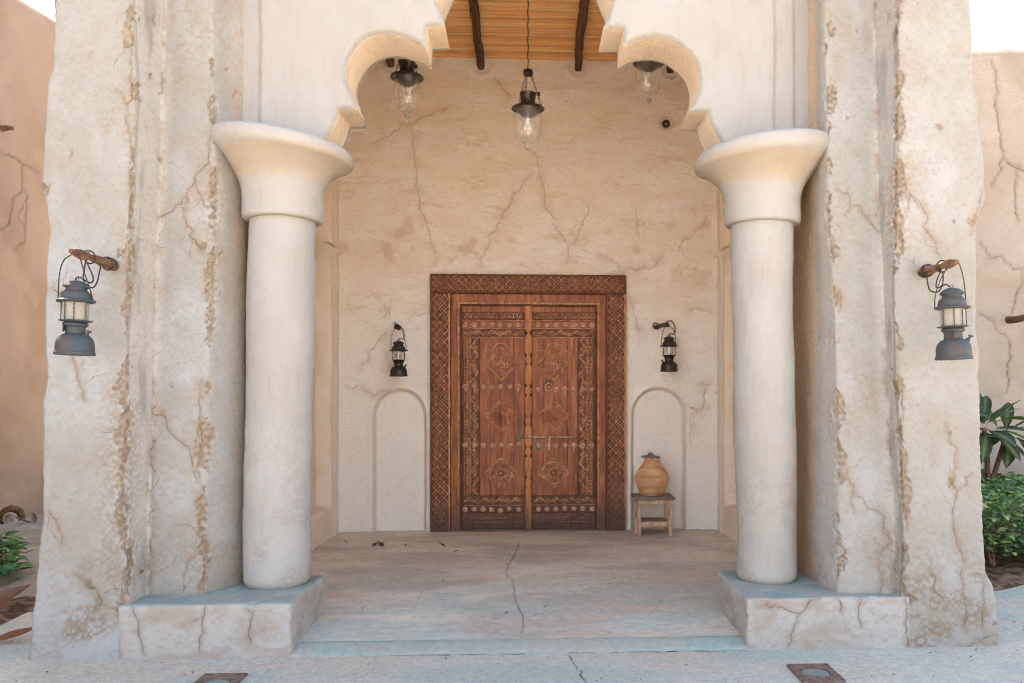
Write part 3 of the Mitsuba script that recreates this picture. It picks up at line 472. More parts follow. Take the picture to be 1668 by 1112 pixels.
column(B + '__column_001', 1, 1.341, 1.313, 0.174, 4.87, 606)

# lobed arch panel above the capitals
def smooth_run(p, n): return spline(np.array(p), n)
def arch_side(A, i):
    j = i[-1]
    a = [smooth_run(A[0:3], 16), np.array(A[3:5]), smooth_run(A[4:i[0] + 1], 70), smooth_run(A[i[1]:j + 1], 18)]
    return np.vstack([x for x in a])
YA, DA = 4.90, 0.37
la = arch_side(LARCH, (15, 16, 18)); ra = arch_side(RARCH, (15, 16, 19))
top = spline([LARCH[0], (-0.50, 3.74), (-0.36, 3.98), (-0.20, 4.12), (-0.055, 4.24)], 24); topr = spline([(-0.055, 4.24), (0.09, 4.12), (0.25, 3.98), (0.39, 3.75), RARCH[0]], 24)
inner = np.vstack([[(-1.222, 2.70)], la[::-1], top[1:], topr[1:-1], ra, [(1.128, 2.70)]])
arch_poly = Polygon(np.vstack([[(-1.78, 5.0), (-1.78, 2.70)], inner, [(1.68, 2.70), (1.68, 5.0)]])).buffer(0)
def arch_panel(key, seed):
    inn = shapely.LineString(inner); m = int(inn.length / 0.009); ring = np.array([inn.interpolate(t, normalized=True).coords[0] for t in np.linspace(0, 1, m)])
    corners = np.array(LARCH)[[2, 3, 4, 15, 16]]; cr = np.array(RARCH)[[2, 3, 4, 15, 16]]
    for c in np.vstack([corners, cr]): ring[np.argmin(((ring - c) ** 2).sum(1))] = c
    rng = np.random.default_rng(seed); pts = [ring]
    for (z0, z1, s) in ((2.70, 3.75, 0.0125), (3.75, 5.0, 0.05)):
        g = np.stack(np.meshgrid(np.arange(-1.78, 1.681, s), np.arange(z0, z1 + 1e-6, s)), -1).reshape(-1, 2); pts.append(g + rng.uniform(-0.25, 0.25, g.shape) * s * (np.abs(g[:, :1] + 0.05) < 1.7))
    Q = np.vstack(pts); dist = shapely.distance(inn, shapely.points(Q)); keep = np.r_[np.ones(len(ring), bool), (dist[len(ring):] > 0.006) & shapely.contains_xy(arch_poly.buffer(0.001), Q[len(ring):, 0], Q[len(ring):, 1])]
    Q, dist = Q[keep], dist[keep]; tri = Delaunay(Q).simplices; c = Q[tri].mean(1); tri = tri[shapely.contains_xy(arch_poly, c[:, 0], c[:, 1])]
    r = 0.022; dd = np.clip(dist, 0, r); rnd = r - np.sqrt(np.maximum(r * r - (r - dd) ** 2, 0))
    x = Q[:, 0]
    # stepped frame of the panel: shallow set-backs towards the piers
    step = 0.012 * sstep(-1.545, -1.552, x + 0.006 * np.sin(Q[:, 1] * 9)) + 0.010 * sstep(-1.655, -1.662, x) + 0.012 * sstep(1.392, 1.399, x + 0.004 * np.sin(Q[:, 1] * 7)) + 0.010 * sstep(1.512, 1.519, x)
    V = np.c_[x, YA + rnd + step, Q[:, 1]]
    V[:, 1] -= rough_skin(V, seed, 0.7)
    ce = np.minimum(np.abs(x + 1.549), np.abs(x - 1.395)); ce2 = np.minimum(np.abs(x + 1.658), np.abs(x - 1.515))
    col = lerp(plaster_colour(V, seed, 0.95), (0.345, 0.325, 0.298), np.full(len(V), 0.62)); col = lerp(col, (0.25, 0.215, 0.19), 0.5 * np.exp(-(ce / 0.008) ** 2) + 0.4 * np.exp(-(ce2 / 0.008) ** 2))
    # intrados
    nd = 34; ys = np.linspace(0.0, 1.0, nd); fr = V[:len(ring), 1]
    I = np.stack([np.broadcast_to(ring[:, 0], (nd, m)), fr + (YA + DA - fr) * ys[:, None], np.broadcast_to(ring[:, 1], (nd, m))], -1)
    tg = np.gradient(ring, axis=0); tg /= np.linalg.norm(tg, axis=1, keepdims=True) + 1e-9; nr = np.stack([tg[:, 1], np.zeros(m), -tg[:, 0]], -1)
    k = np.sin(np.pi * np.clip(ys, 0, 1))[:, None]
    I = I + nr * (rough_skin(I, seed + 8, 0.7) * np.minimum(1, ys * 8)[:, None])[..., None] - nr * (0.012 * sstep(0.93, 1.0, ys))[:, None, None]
    ci = lerp(plaster_colour(I, seed + 3, 0.6, 'room'), (0.62, 0.46, 0.29), np.full(I.shape[:2], 0.65))  # tan here is warm interreflected light put into the colour
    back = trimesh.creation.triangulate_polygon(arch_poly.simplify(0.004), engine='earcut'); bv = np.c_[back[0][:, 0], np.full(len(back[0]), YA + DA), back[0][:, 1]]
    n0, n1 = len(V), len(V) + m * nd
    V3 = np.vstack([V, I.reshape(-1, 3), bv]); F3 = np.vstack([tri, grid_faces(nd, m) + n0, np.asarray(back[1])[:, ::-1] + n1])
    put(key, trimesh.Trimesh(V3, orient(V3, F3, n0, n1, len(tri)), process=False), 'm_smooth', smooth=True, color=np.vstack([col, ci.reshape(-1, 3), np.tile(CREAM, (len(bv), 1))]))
def orient(V, Fc, n0, n1, nt):
    Fc = Fc.copy(); a = Fc[:nt]; nn = np.cross(V[a[:, 1]] - V[a[:, 0]], V[a[:, 2]] - V[a[:, 0]]); bad = nn[:, 1] > 0; Fc[:nt][bad] = Fc[:nt][bad][:, ::-1]
    return Fc
arch_panel(B + '__arch', 707)

# rear wall with two blind niches
NICHES = [(-1.524, -1.038, 1.398), (0.944, 1.452, 1.411)]
def niche_sd(x, z, n):
    cx, r = 0.5 * (n[0] + n[1]), 0.5 * (n[1] - n[0]); zs = n[2] - r
    return np.where(z > zs, np.hypot(x - cx, z - zs), np.abs(x - cx)) - r
def rear_wall(key, seed):
    xs, zs = np.linspace(-1.93, 1.86, 400), np.r_[np.arange(0.0, 4.62, 0.0105)]
    x, z = np.meshgrid(xs, zs); P = np.stack([x, np.full_like(x, 8.2), z], -1)
    lines = dense_polylines(REAR_CRACKS, 0.008, 0.007, seed); d = crack_fields(P[..., [0, 2]], lines)
    h = rough_skin(P, seed, 0.9); up = np.clip((z - 2.2) / 0.8, 0, 1)
    h = h + up * 0.020 * (fbm3(P, (1.8, 1, 7.5), 4, seed + 1) - 0.5) + up * 0.012 * (fbm3(P, (5, 1, 16), 3, seed + 2) - 0.5)
    skin = sstep(0.495, 0.515, fbm3(P, (2.2, 1, 1.6), 4, seed + 12)); h = h + 0.003 * skin
    rim = np.zeros_like(x); ins = np.zeros_like(x)
    for n in NICHES:
        sd = niche_sd(x, z, n) + 0.010 * (fbm3(P, 5, 2, seed + 4) - 0.5); inside = sstep(0.012, -0.018, sd); ins = np.maximum(ins, inside)
        h = h - 0.062 * inside + 0.010 * np.exp(-((sd - 0.03) / 0.025) ** 2); rim = np.maximum(rim, np.exp(-((sd - 0.0) / 0.018) ** 2))
    for bx in (-1.365, -0.51, 0.42, 1.312):
        h = h + 0.014 * np.exp(-((np.hypot((x - bx), (z - 4.50)) - 0.10) / 0.02) ** 2)
    hole = sstep(0.02, -0.02, np.maximum(np.abs(x + 0.053) - 0.90, z - 2.465)); h = np.where(hole > 0.01, -0.22 * hole, h)
    h = h - 0.004 * np.exp(-(d / 0.010) ** 2)
    h = h + 0.03 * np.exp(-((x + 1.845) / 0.022) ** 2) + 0.03 * np.exp(-((x - 1.765) / 0.022) ** 2)
    P[..., 1] -= h
    col = lerp(plaster_colour(P, seed, 0.30, 'room'), (0.83, 0.75, 0.64), np.full_like(x, 0.4)); lo = sstep(2.6, 1.6, z + 0.8 * (fbm3(P, 2, 3, seed + 6) - 0.5))
    col = lerp(col, (0.83, 0.81, 0.76), 0.75 * lo)
    col = lerp(col, (0.74, 0.62, 0.49), (1 - lo) * 0.42 * sstep(0.45, 0.66, fbm3(P, (2.4, 1, 7), 4, seed + 16)))
    wx = x + 0.10 * (fbm3(P, 3, 3, seed + 60) - 0.5); wz = z + 0.16 * (fbm3(P, (2.5, 1, 2.5), 3, seed + 61) - 0.5); Wp = np.stack([wx, 0 * wx, wz], -1)
    stroke = np.exp(-((fbm3(Wp, (2.2, 1, 8.0), 4, seed + 62) - 0.5) / 0.018) ** 2) * sstep(0.45, 0.62, fbm3(P, (3.5, 1, 5), 3, seed + 63)) + 0.8 * np.exp(-((fbm3(Wp, (5, 1, 15), 3, seed + 64) - 0.5) / 0.025) ** 2) * sstep(0.5, 0.62, fbm3(P, (4, 1, 4), 3, seed + 65))
    col = lerp(col, (0.56, 0.42, 0.29), 0.42 * np.clip(stroke, 0, 1) * np.clip((z - 1.5) / 0.8, 0.1, 1))
    col = lerp(col, (0.58, 0.43, 0.30), 0.6 * sstep(0.60, 0.70, fbm3(P, (5, 1, 4), 4, seed + 26)) * np.exp(-((z - 2.75) / 0.35) ** 2))
    edge = 0
    col = lerp(col, (0.55, 0.43, 0.30), 0.5 * rim); col = lerp(col, BROWN, 0.18 * np.exp(-(d / 0.010) ** 2)); col = lerp(col, (0.60, 0.47, 0.34), 0.40 * np.exp(-(d / 0.06) ** 2) * sstep(0.4, 0.6, fbm3(P, 9, 3, seed)))
    V = P.reshape(-1, 3)
    put(key, trimesh.Trimesh(V, grid_faces(*x.shape)[:, ::-1], process=False), 'm_room_plaster', smooth=True, color=np.clip(col, 0, 0.84).reshape(-1, 3))
    dr_ = Drape(V, [0, 2], (0, -1, 0)); hair = dense_polylines(hairlines(REAR_CRACKS, 46, seed, 0.06, 0.3), 0.008, 0.006, seed + 1)
    put(key + '__crack', cat([crack_ribbons(lines, dr_, 0.0042, seed, 0.003), crack_ribbons(hair, dr_, 0.0030, seed + 2, 0.003)]), 'm_crack_soft', kind='stuff')
rear_wall(B + '__rear_wall', 808)

def room_side(key, xw, side, seed):
    """inner side wall: low ledge, recessed panel, pilaster at the back corner with a flaring impost"""
    ys, zs = np.linspace(5.26, 8.24, 200), np.linspace(0.0, 4.62, 330); y, z = np.meshgrid(ys, zs)
    P = np.stack([np.full_like(y, xw), y, z], -1)
    fl = 0.24 * np.clip((z - 2.42) / 0.27, 0, 1) ** 2 * (z < 2.71); edge = 7.86 - fl
    rec = sstep(0.015, -0.015, y - edge + 0.02 * (fbm3(P, 4, 3, seed) - 0.5)) * sstep(5.5, 5.55, y) * sstep(0.315, 0.345, z) * sstep(3.6, 3.5, z)
    h = rough_skin(P, seed, 1.0) - 0.13 * rec + 0.02 * np.exp(-((y - 8.0) / 0.03) ** 2) + 0.035 * np.exp(-((z - 2.70) / 0.025) ** 2) * sstep(7.5, 7.65, y)
    peel = sstep(0.55, 0.60, fbm3(P, (1, 4, 3), 4, seed + 3)) * rec; h = h - 0.008 * peel
    P[..., 0] += -side * h
    col = lerp(plaster_colour(P, seed, 0.25, 'room'), (0.78, 0.62, 0.45), np.full_like(y, 0.4)); col = lerp(col, (0.60, 0.44, 0.29), 0.55 * peel)
    col = lerp(col, (0.68, 0.51, 0.34), 0.4 * rec)
    put(key, trimesh.Trimesh(P.reshape(-1, 3), grid_faces(*y.shape), process=False), 'm_room_plaster', smooth=True, color=col.reshape(-1, 3))
room_side(B + '__side_wall', -1.85, -1, 909)
room_side(B + '__side_wall_001', 1.77, 1, 910)
# outer shell: flanks, back and flat roof of the building
def shell(key, *b):
    m = box(*b); put(key, m, 'm_plaster', color=np.tile(CREAM, (len(m.vertices), 1)))
shell(B + '__outer_wall', -2.46, -2.08, 6.0, 8.78, -0.02, 4.99)
shell(B + '__outer_wall', 1.98, 2.36, 6.0, 8.78, -0.02, 4.99)
shell(B + '__outer_wall', -2.08, 1.98, 8.48, 8.78, -0.02, 4.99)
shell(B + '__roof', -2.08, 1.98, 5.2, 8.48, 4.66, 4.86)

# ceiling: reed mat carried on pole beams
def reeds(key, seed):
    rng = np.random.default_rng(seed); ms, cols = [], []; y = 5.24
    while y < 8.22:
        r = rng.uniform(0.008, 0.0135); nx = 14; xs = np.linspace(-1.98, 1.88, nx)
        sag = 0.003 * rng.normal(0, 1, nx)
        pts = np.c_[xs, y + 0.002 * np.cumsum(rng.normal(0, 0.6, nx)), 4.575 + sag]
        t = tube(pts, r, 6, caps=False); ms.append(t)
        base = np.array((0.87, 0.47, 0.215)) * rng.uniform(0.72, 1.2) * np.array([1, rng.uniform(0.92, 1.1), rng.uniform(0.8, 1.15)])
        k = 0.82 + 0.36 * np.repeat(rng.uniform(0, 1, nx), 6); cols.append(base[None] * k[:, None])
        y += r * rng.uniform(1.55, 2.05) + (0.010 if rng.uniform() < 0.1 else 0)
    put(key, cat(ms), 'm_reed', smooth=True, color=np.clip(np.vstack(cols), 0, 0.86), kind='stuff')
reeds(B + '__reed_mat', 12)
lining = box(-2.0, 1.9, 5.2, 8.3, 4.588, 4.62); put(B + '__mat_lining', lining, 'm_reed', color=np.tile((0.55, 0.28, 0.11), (8, 1)))
def beam(x, seed):
    rng = np.random.default_rng(seed); ys = np.linspace(5.2, 8.24, 34); na = 14; ang = np.linspace(0, 2 * np.pi, na, endpoint=False)
    c, s = np.cos(ang), np.sin(ang); sq = (np.abs(c) ** 5 + np.abs(s) ** 5) ** -0.2
    wob = np.cumsum(rng.normal(0, 0.0035, 34)); V = []
    for i, y in enumerate(ys):
        r = 0.037 * (1 + 0.10 * rng.normal(0, 0.5))
        V.append(np.c_[x + wob[i] - wob[-1] + r * 0.95 * sq * c, np.full(na, y), 4.512 + r * 1.35 * sq * s + rng.normal(0, 0.0015, na)])
    put(B + '__roof_beam', trimesh.Trimesh(np.vstack(V), grid_faces(34, na, True), process=False), 'm_beam', smooth=50)
for i, bx in enumerate((-1.365, -0.51, 0.42, 1.312)): beam(bx, 30 + i)

# garden walls either side
def garden_wall(key, axis, at, u, v0, hfun, base, tan, cracks, seed, facing):
    uu, vv = np.meshgrid(u, np.linspace(0, 1, 260)); top = hfun(uu); zz = v0 + (top - v0) * vv
    P = np.zeros(uu.shape + (3,)); P[..., 1 - axis], P[..., axis], P[..., 2] = uu, at, zz
    lines = dense_polylines(cracks, 0.01, 0.008, seed); d = crack_fields(np.stack([uu, zz], -1), lines)
    h = rough_skin(P, seed, 1.1) - 0.008 * np.exp(-(d / 0.012) ** 2); P[..., axis] += facing * h
    P[..., axis] -= facing * 0.05 * np.exp(-((top - zz) / 0.05))
    a = fbm3(P, (1.2, 1.2, 1.0), 4, seed); b = fbm3(P, (4, 4, 3), 4, seed + 3)
    col = lerp(base, tan, sstep(0.4, 0.66, a)); col = lerp(col, np.array(base) * 1.12, 0.5 * sstep(0.52, 0.7, b)); col = lerp(col, np.array(tan) * 0.62, 0.45 * np.exp(-(d / 0.02) ** 2))
    # coping and body behind
    Q = P.copy(); Q[-1, :, axis] -= 0
    back = P[-1].copy(); back[:, axis] -= facing * 0.45; foot = back.copy(); foot[:, 2] = v0
    V = np.vstack([P.reshape(-1, 3), back, foot]); nr, nc = uu.shape
    C = np.vstack([col.reshape(-1, 3), np.tile(base, (2 * nc, 1))])
    put(key, trimesh.Trimesh(V, grid_faces(nr + 2, nc), process=False), 'm_plaster', smooth=40 if False else True, color=np.clip(C, 0, 0.8))
    ax = [1 - axis, 2]; o = np.zeros(3); o[axis] = facing
    put(key + '__crack', crack_ribbons(lines, Drape(P.reshape(-1, 3), ax, o), 0.0055, seed, 0.003), 'm_crack', kind='stuff')
W1 = thing('garden_wall', 'terracotta plastered garden wall along the left edge, its unseen near end raised to block sun', 'wall')
garden_wall(W1, 0, -5.1, np.r_[np.linspace(2.2, 8.34, 22), np.arange(8.36, 9.8, 0.015), np.linspace(9.85, 14, 14)], -0.02, lambda y: 5.33 + 0.05 * np.sin(y * 2.1) + 4.0 * (y < 8.35), (0.262, 0.190, 0.138), (0.222, 0.156, 0.110), LEFT_WALL_CRACKS, 21, 1)  # near end, out of view, made taller only to keep the sun off
W2 = thing('garden_wall', 'pinkish beige cracked garden wall with a wooden spout behind the clipped hedge', 'wall')
garden_wall(W2, 1, 8.3, np.r_[np.linspace(2.0, 3.6, 24), np.arange(3.62, 5.2, 0.012), np.linspace(5.25, 9.5, 20)], -0.02, lambda x: 4.79 + 0.02 * np.sin(x * 3) + 0.03 * (x - 4.4), (0.355, 0.30, 0.25), (0.315, 0.25, 0.195), RIGHT_WALL_CRACKS, 22, -1)
ledge = rounded_block(2.4, 9.4, 8.06, 8.32, -0.02, 0.50, 0.03, 0.05); lv = np.array(ledge.vertices); lv = lv + ledge.vertex_normals * rough_skin(lv, 77, 1)[:, None]
put(W2 + '__ledge', trimesh.Trimesh(lv, ledge.faces, process=False), 'm_plaster', smooth=True, color=plaster_colour(lv, 77, 0.6))
put(W2 + '__spout', tube([(4.73, 8.33, 2.108), (4.75, 8.1, 2.10), (4.79, 7.85, 2.135), (4.83, 7.6, 2.16)], [0.036, 0.034, 0.03, 0.022], 12, 16), 'm_peg', smooth=True)
put(W1 + '__peg', tube([(-5.14, 8.46, 3.90), (-5.04, 8.44, 3.91), (-4.985, 8.43, 3.905)], [0.03, 0.028, 0.016], 9, 8), 'm_peg', smooth=True)  # stand-in for a small leaf-like tip, added as a peg
# ---------------------------------------------------------------- carved double door
D = B + '__door_frame'
YF = 8.150
def half_tube(pts, r, n=5): return tube(pts, r, n, caps=False)
def ridge(p, q, y, w, h):
    """triangular ridge from p to q (x, z) standing proud of the board at depth y"""
    p, q = np.array(p), np.array(q); t = q - p; t = t / (np.linalg.norm(t) + 1e-9); nn = np.array([-t[1], t[0]]) * w / 2
    V = [(p[0] + nn[0], y, p[1] + nn[1]), (p[0] - nn[0], y, p[1] - nn[1]), (p[0], y - h, p[1]), (q[0] + nn[0], y, q[1] + nn[1]), (q[0] - nn[0], y, q[1] - nn[1]), (q[0], y - h, q[1])]
    return trimesh.Trimesh(np.array(V), [[0, 2, 5], [0, 5, 3], [2, 1, 4], [2, 4, 5], [0, 1, 2], [3, 5, 4]], process=False)
def rosette(x, z, y, r, h, k=8):
    a = np.linspace(0, 2 * np.pi, 2 * k, endpoint=False); rr = np.where(np.arange(2 * k) % 2 == 0, r, r * 0.5)
    V = np.vstack([np.c_[x + rr * np.cos(a), np.full(2 * k, y - h * 0.2), z + rr * np.sin(a)], [[x, y - h, z]]]); i = np.arange(2 * k)
    return trimesh.Trimesh(V, np.stack([i, np.full(2 * k, 2 * k), (i + 1) % (2 * k)], 1), process=False)
rngd = np.random.default_rng(77)
def clip_seg(p, q, b):
    g = shapely.LineString([p, q]).intersection(shapely.box(*b)); return None if g.is_empty or g.geom_type != 'LineString' else list(g.coords)
def lattice(key, b, horizontal):
    """carved diagonal lattice with a rosette in every cell, within the border rails of one board"""
    x0, z0, x1, z1 = b; ms = []
    s = (x1 - x0) / 2.0 if not horizontal else (z1 - z0) / 2.0
    L = max(x1 - x0, z1 - z0)
    for k in np.arange(-4, int(2 * L / s) + 6):
        for sg in (1, -1):
            c = clip_seg((x0 + k * s - 3, z0 - 3 * sg), (x0 + k * s + 3, z0 + 3 * sg), b) if horizontal else clip_seg((x0 - 3, z0 + k * s - 3 * sg), (x0 + 3, z0 + k * s + 3 * sg), b)
            if c:
                j = rngd.normal(0, 0.0012, 4); ms.append(ridge((c[0][0] + j[0], c[0][1] + j[1]), (c[1][0] + j[2], c[1][1] + j[3]), YF + 0.001, 0.0115, 0.012 * rngd.uniform(0.75, 1.1)))
    put(key + '__lattice', cat(ms), 'm_door_carve', kind='stuff')
    rs = []
    if horizontal:
        for k in range(0, int((x1 - x0) / s * 2) + 1):
            for r in range(0, 6):
                if (k + r) % 2 == 1: rs.append((x0 + k * s / 2, z0 + r * s / 2))
    else:
        for k in range(0, int((z1 - z0) / s * 2) + 1):
            for r in range(0, 6):
                if (k + r) % 2 == 1: rs.append((x0 + r * s / 2, z0 + k * s / 2))
    rs = [q for q in rs if x0 + 0.01 < q[0] < x1 - 0.01 and z0 + 0.01 < q[1] < z1 - 0.01]
    put(key + '__rosette_carving', cat([rosette(q[0], q[1], YF + 0.002, 0.0125 * rngd.uniform(0.85, 1.1), 0.008, 6) for q in rs]), 'm_door_carve', kind='stuff')
def board(key, x0, x1, z0, z1, y0, y1, bsdf='m_door_dark', ch=0.004):
    return put(key, box(x0, x1, y0, y1, z0, z1, ch), bsdf)
board(D + '__jamb', -0.987, -0.797, 0.035, 2.318, YF, 8.30); board(D + '__jamb', 0.688, 0.880, 0.035, 2.318, YF, 8.30)
board(D + '__lintel', -0.987, 0.880, 2.3185, 2.500, YF - 0.001, 8.30)
for x0, x1, sfx in ((-0.987, -0.797, ''), (0.688, 0.880, '')):
    for xa, xb in ((x0 + 0.001, x0 + 0.020), (x1 - 0.019, x1 - 0.001)):
        board(D + '__border_rail', xa, xb, 0.037, 2.316, YF - 0.011, YF + 0.004, 'm_door_dark' if xa == x0 + 0.001 else 'm_door_carve', 0.003)
for za, zb in ((2.320, 2.337), (2.481, 2.499)):
    board(D + '__border_rail', -0.985, 0.878, za, zb, YF - 0.012, YF + 0.004, 'm_door_dark', 0.003)
lattice(D, (-0.966, 0.04, -0.818, 2.31), False); lattice(D, (0.709, 0.04, 0.860, 2.31), False); lattice(D, (-0.966, 2.339, 0.860, 2.479), True)
# plain architrave and beaded moulding inside the carved frame
board(D + '__architrave', -0.7965, -0.727, 0.045, 2.236, YF + 0.038, 8.30, 'm_door', 0.004); board(D + '__architrave', 0.620, 0.6875, 0.045, 2.236, YF + 0.038, 8.30, 'm_door', 0.004)
board(D + '__architrave', -0.7965, 0.6875, 2.2365, 2.318, YF + 0.037, 8.30, 'm_door', 0.004)
for off, r, y in ((0.0, 0.010, YF + 0.034), (0.017, 0.007, YF + 0.048)):
    xl, xr, zt = -0.722 + off, 0.615 - off, 2.228 - off
    put(D + '__bead_moulding', cat([tube([(xl, y, 0.045), (xl, y, zt)], r, 8), tube([(xr, y, 0.045), (xr, y, zt)], r, 8), tube([(xl - r, y, zt), (xr + r, y, zt)], r, 8)]), 'm_door_carve' if off == 0 else 'm_door_dark', smooth=40)
put(D + '__rebate', cat([box(-0.7268, -0.694, YF + 0.052, 8.30, 0.045, 2.2365), box(0.587, 0.6198, YF + 0.052, 8.30, 0.045, 2.2365), box(-0.694, 0.587, YF + 0.052, 8.30, 2.206, 2.2365)]), 'm_door_dark')
put(D + '__threshold', box(-0.79, 0.68, 8.13, 8.32, 0.02, 0.060, 0.006), 'm_stool_top')

YL = 8.225
def leaf(key, x0, x1, hinge, seed):
    """hinge: -1 for the leaf hung on the left jamb, +1 on the right jamb"""
    rng = np.random.default_rng(seed); K = key
    put(K + '__backing', box(x0, x1, YL + 0.012, YL + 0.06, 0.062, 2.205), 'm_door_dark')
    bw = 0.168                                                              # carved border along the hinge side
    px0, px1 = (x0 + bw, x1) if hinge < 0 else (x0, x1 - bw)
    n = 4; w = np.array([1, 0.9, 1.15, 0.95]) * rng.uniform(0.9, 1.1, n); ed = px0 + np.r_[0, np.cumsum(w / w.sum())] * (px1 - px0)
    for a, b in zip(ed[:-1], ed[1:]):
        put(K + '__plank', box(a + 0.0012, b - 0.0012, YL + rng.uniform(-0.001, 0.002), YL + 0.02, 0.385, 1.902, 0.0025), 'm_door')
    put(K + '__top_rail', box(x0, x1, YL - 0.004, YL + 0.02, 2.145, 2.204, 0.003), 'm_door')
    # carved bands
    def band(name, z0, z1, bs='m_door_dark'):
        put(K + '__' + name, box(x0 if name != 'side_band' else (x0 if hinge < 0 else x1 - bw + 0.002), x1 if name != 'side_band' else (x0 + bw - 0.002 if hinge < 0 else x1), YL - 0.002, YL + 0.02, z0, z1, 0.002), bs)
    band('cross_band', 2.074, 2.144); band('cross_band', 1.992, 2.060, 'm_door'); band('cross_band', 1.906, 1.9885); band('cross_band', 0.296, 0.383); band('cross_band', 0.222, 0.288, 'm_door_dark'); band('cross_band', 0.135, 0.2195)
    band('side_band', 0.3845, 1.9045)
    for z in (2.067, 1.990, 1.9045, 0.292, 0.132):
        put(K + '__fillet', box(x0 + 0.001, x1 - 0.001, YL - 0.009, YL + 0.004, z - 0.0035, z + 0.0035), 'm_door_carve')
    # bottom boards
    nb = 5; e = np.linspace(x0, x1, nb + 1) + np.r_[0, rng.uniform(-0.02, 0.02, nb - 1), 0]
    for a, b in zip(e[:-1], e[1:]): put(K + '__kick_board', box(a + 0.0015, b - 0.0015, YL - rng.uniform(0, 0.004), YL + 0.02, 0.064, 0.1285, 0.003), 'm_door_dark')
    # scroll work: vine with curled tendrils along the bands
    def vine(p, q, amp, wl, r, tend=True):
        p, q = np.array(p), np.array(q); L = np.linalg.norm(q - p); t = (q - p) / L; nn = np.array([-t[1], t[0]]); m = int(L / 0.009)
        s = np.linspace(0, L, m); ph = rng.uniform(0, 6.28); pts = p + s[:, None] * t + (amp * np.sin(2 * np.pi * s / wl + ph))[:, None] * nn
        out = [half_tube(np.c_[pts[:, 0], np.full(m, YL - 0.003), pts[:, 1]], r)]
        if tend:
            k = 0; a = -ph / (2 * np.pi) * wl
            for s0 in np.arange(a, L, wl / 2):
                k += 1
                if s0 < 0.01 or s0 + wl / 4 > L: continue
                sg = np.sign(math.cos(2 * np.pi * s0 / wl + ph)); c = p + t * (s0 + wl / 4) + nn * (-sg * amp * 0.05)
                th = np.linspace(0, 4.9, 13); rr = amp * (0.85 - 0.13 * th)
                sp = c + (rr * np.cos(th * sg + rng.uniform(0, 6)))[:, None] * t + (rr * np.sin(th * sg))[:, None] * nn
                out.append(half_tube(np.c_[sp[:, 0], np.full(13, YL - 0.003), sp[:, 1]], r * 0.8, 4))
                for _ in range(4):
                    o = c + rng.normal(0, amp * 0.55, 2); out.append(rosette(o[0], o[1], YL - 0.001, amp * 0.20, 0.006, 4))
        return out
    def row_of(p, q, step, r):
        p, q = np.array(p), np.array(q); L = np.linalg.norm(q - p); t = (q - p) / L; nn = np.array([-t[1], t[0]]); out = []
        for s0 in np.arange(step / 2, L, step):
            c = p + t * s0; th = np.linspace(-2.6, 2.6, 10)
            sp = c + (r * np.cos(th))[:, None] * nn + (r * np.sin(th) * 0.8)[:, None] * t; out.append(half_tube(np.c_[sp[:, 0], np.full(10, YL - 0.003), sp[:, 1]], 0.0032, 4))
            c2 = c - nn * r * 0.2; out.append(rosette(c2[0], c2[1], YL - 0.001, r * 0.45, 0.007, 5))
        return out
    xa, xb = (x0 + 0.045, x0 + 0.122) if hinge < 0 else (x1 - 0.045, x1 - 0.122)
    ms = vine((xb, 0.39), (xb, 1.90), 0.031, 0.17, 0.0045) + vine((xb, 0.39), (xb, 1.90), 0.017, 0.085, 0.003, True) + row_of((xa, 0.39), (xa, 1.90), 0.034, 0.026) + row_of((xa + 0.030 * hinge * -1, 0.40), (xa + 0.030 * hinge * -1, 1.90), 0.030, 0.012)
    xm = 0.5 * (xa + xb) - 0.0015 * 0; ms += [ridge((xm, 0.386), (xm, 1.903), YL - 0.001, 0.007, 0.006)]
    ms += sum((vine((x0 + 0.01, zz), (x1 - 0.01, zz), 0.028, 0.15, 0.0042) + vine((x0 + 0.01, zz), (x1 - 0.01, zz), 0.015, 0.075, 0.003) for zz in (1.947, 0.339)), [])
    ms += row_of((x0 + 0.01, 2.108), (x1 - 0.01, 2.108), 0.040, 0.027) + row_of((x0 + 0.01, 0.177), (x1 - 0.01, 0.177), 0.036, 0.028)
    put(K + '__scroll_carving', cat(ms), 'm_door_carve', kind='stuff', smooth=50)
    # lozenges: a raised frame round a carved field
    cx = (px0 + px1) / 2 + (-0.012 if hinge < 0 else -0.012)
    def lozenge(zc, hw, hh, kind):
        c = [(cx - hw, zc), (cx, zc + hh), (cx + hw, zc), (cx, zc - hh)]; fr = [ridge(c[i], c[(i + 1) % 4], YL - 0.0005, 0.021, 0.014) for i in range(4)]
        s = 0.8; c2 = [(cx + (x - cx) * s, zc + (z - zc) * s) for x, z in c]; fr += [ridge(c2[i], c2[(i + 1) % 4], YL - 0.0005, 0.008, 0.006) for i in range(4)]
        fld = [rosette(cx, zc, YL - 0.001, 0.02, 0.008, 8)]
        if kind == 'rosette':
            dk = lathe([(0, 0.0022), (0.100, 0.0022), (0.106, 0.0)], 40); put(K + '__rosette_field', trimesh.Trimesh(np.c_[cx + dk.vertices[:, 0], YL - dk.vertices[:, 2], zc + dk.vertices[:, 1]], dk.faces[:, ::-1], process=False), 'm_door_dark')
            for r in (0.104, 0.085, 0.062, 0.038):
                th = np.linspace(0, 2 * np.pi, 41); fr.append(half_tube(np.c_[cx + r * np.cos(th), np.full(41, YL - 0.002), zc + r * np.sin(th)], 0.0065 if r > 0.1 else 0.0034, 5))
            for k in range(28):
                a = k / 28 * 2 * np.pi; fld.append(ridge((cx + 0.04 * math.cos(a), zc + 0.04 * math.sin(a)), (cx + 0.083 * math.cos(a + 0.12), zc + 0.083 * math.sin(a + 0.12)), YL - 0.0015, 0.0085, 0.008))
            for k in range(18):
                a = k / 18 * 2 * np.pi; fld.append(rosette(cx + 0.095 * math.cos(a), zc + 0.095 * math.sin(a), YL - 0.002, 0.008, 0.005, 4))
        else:
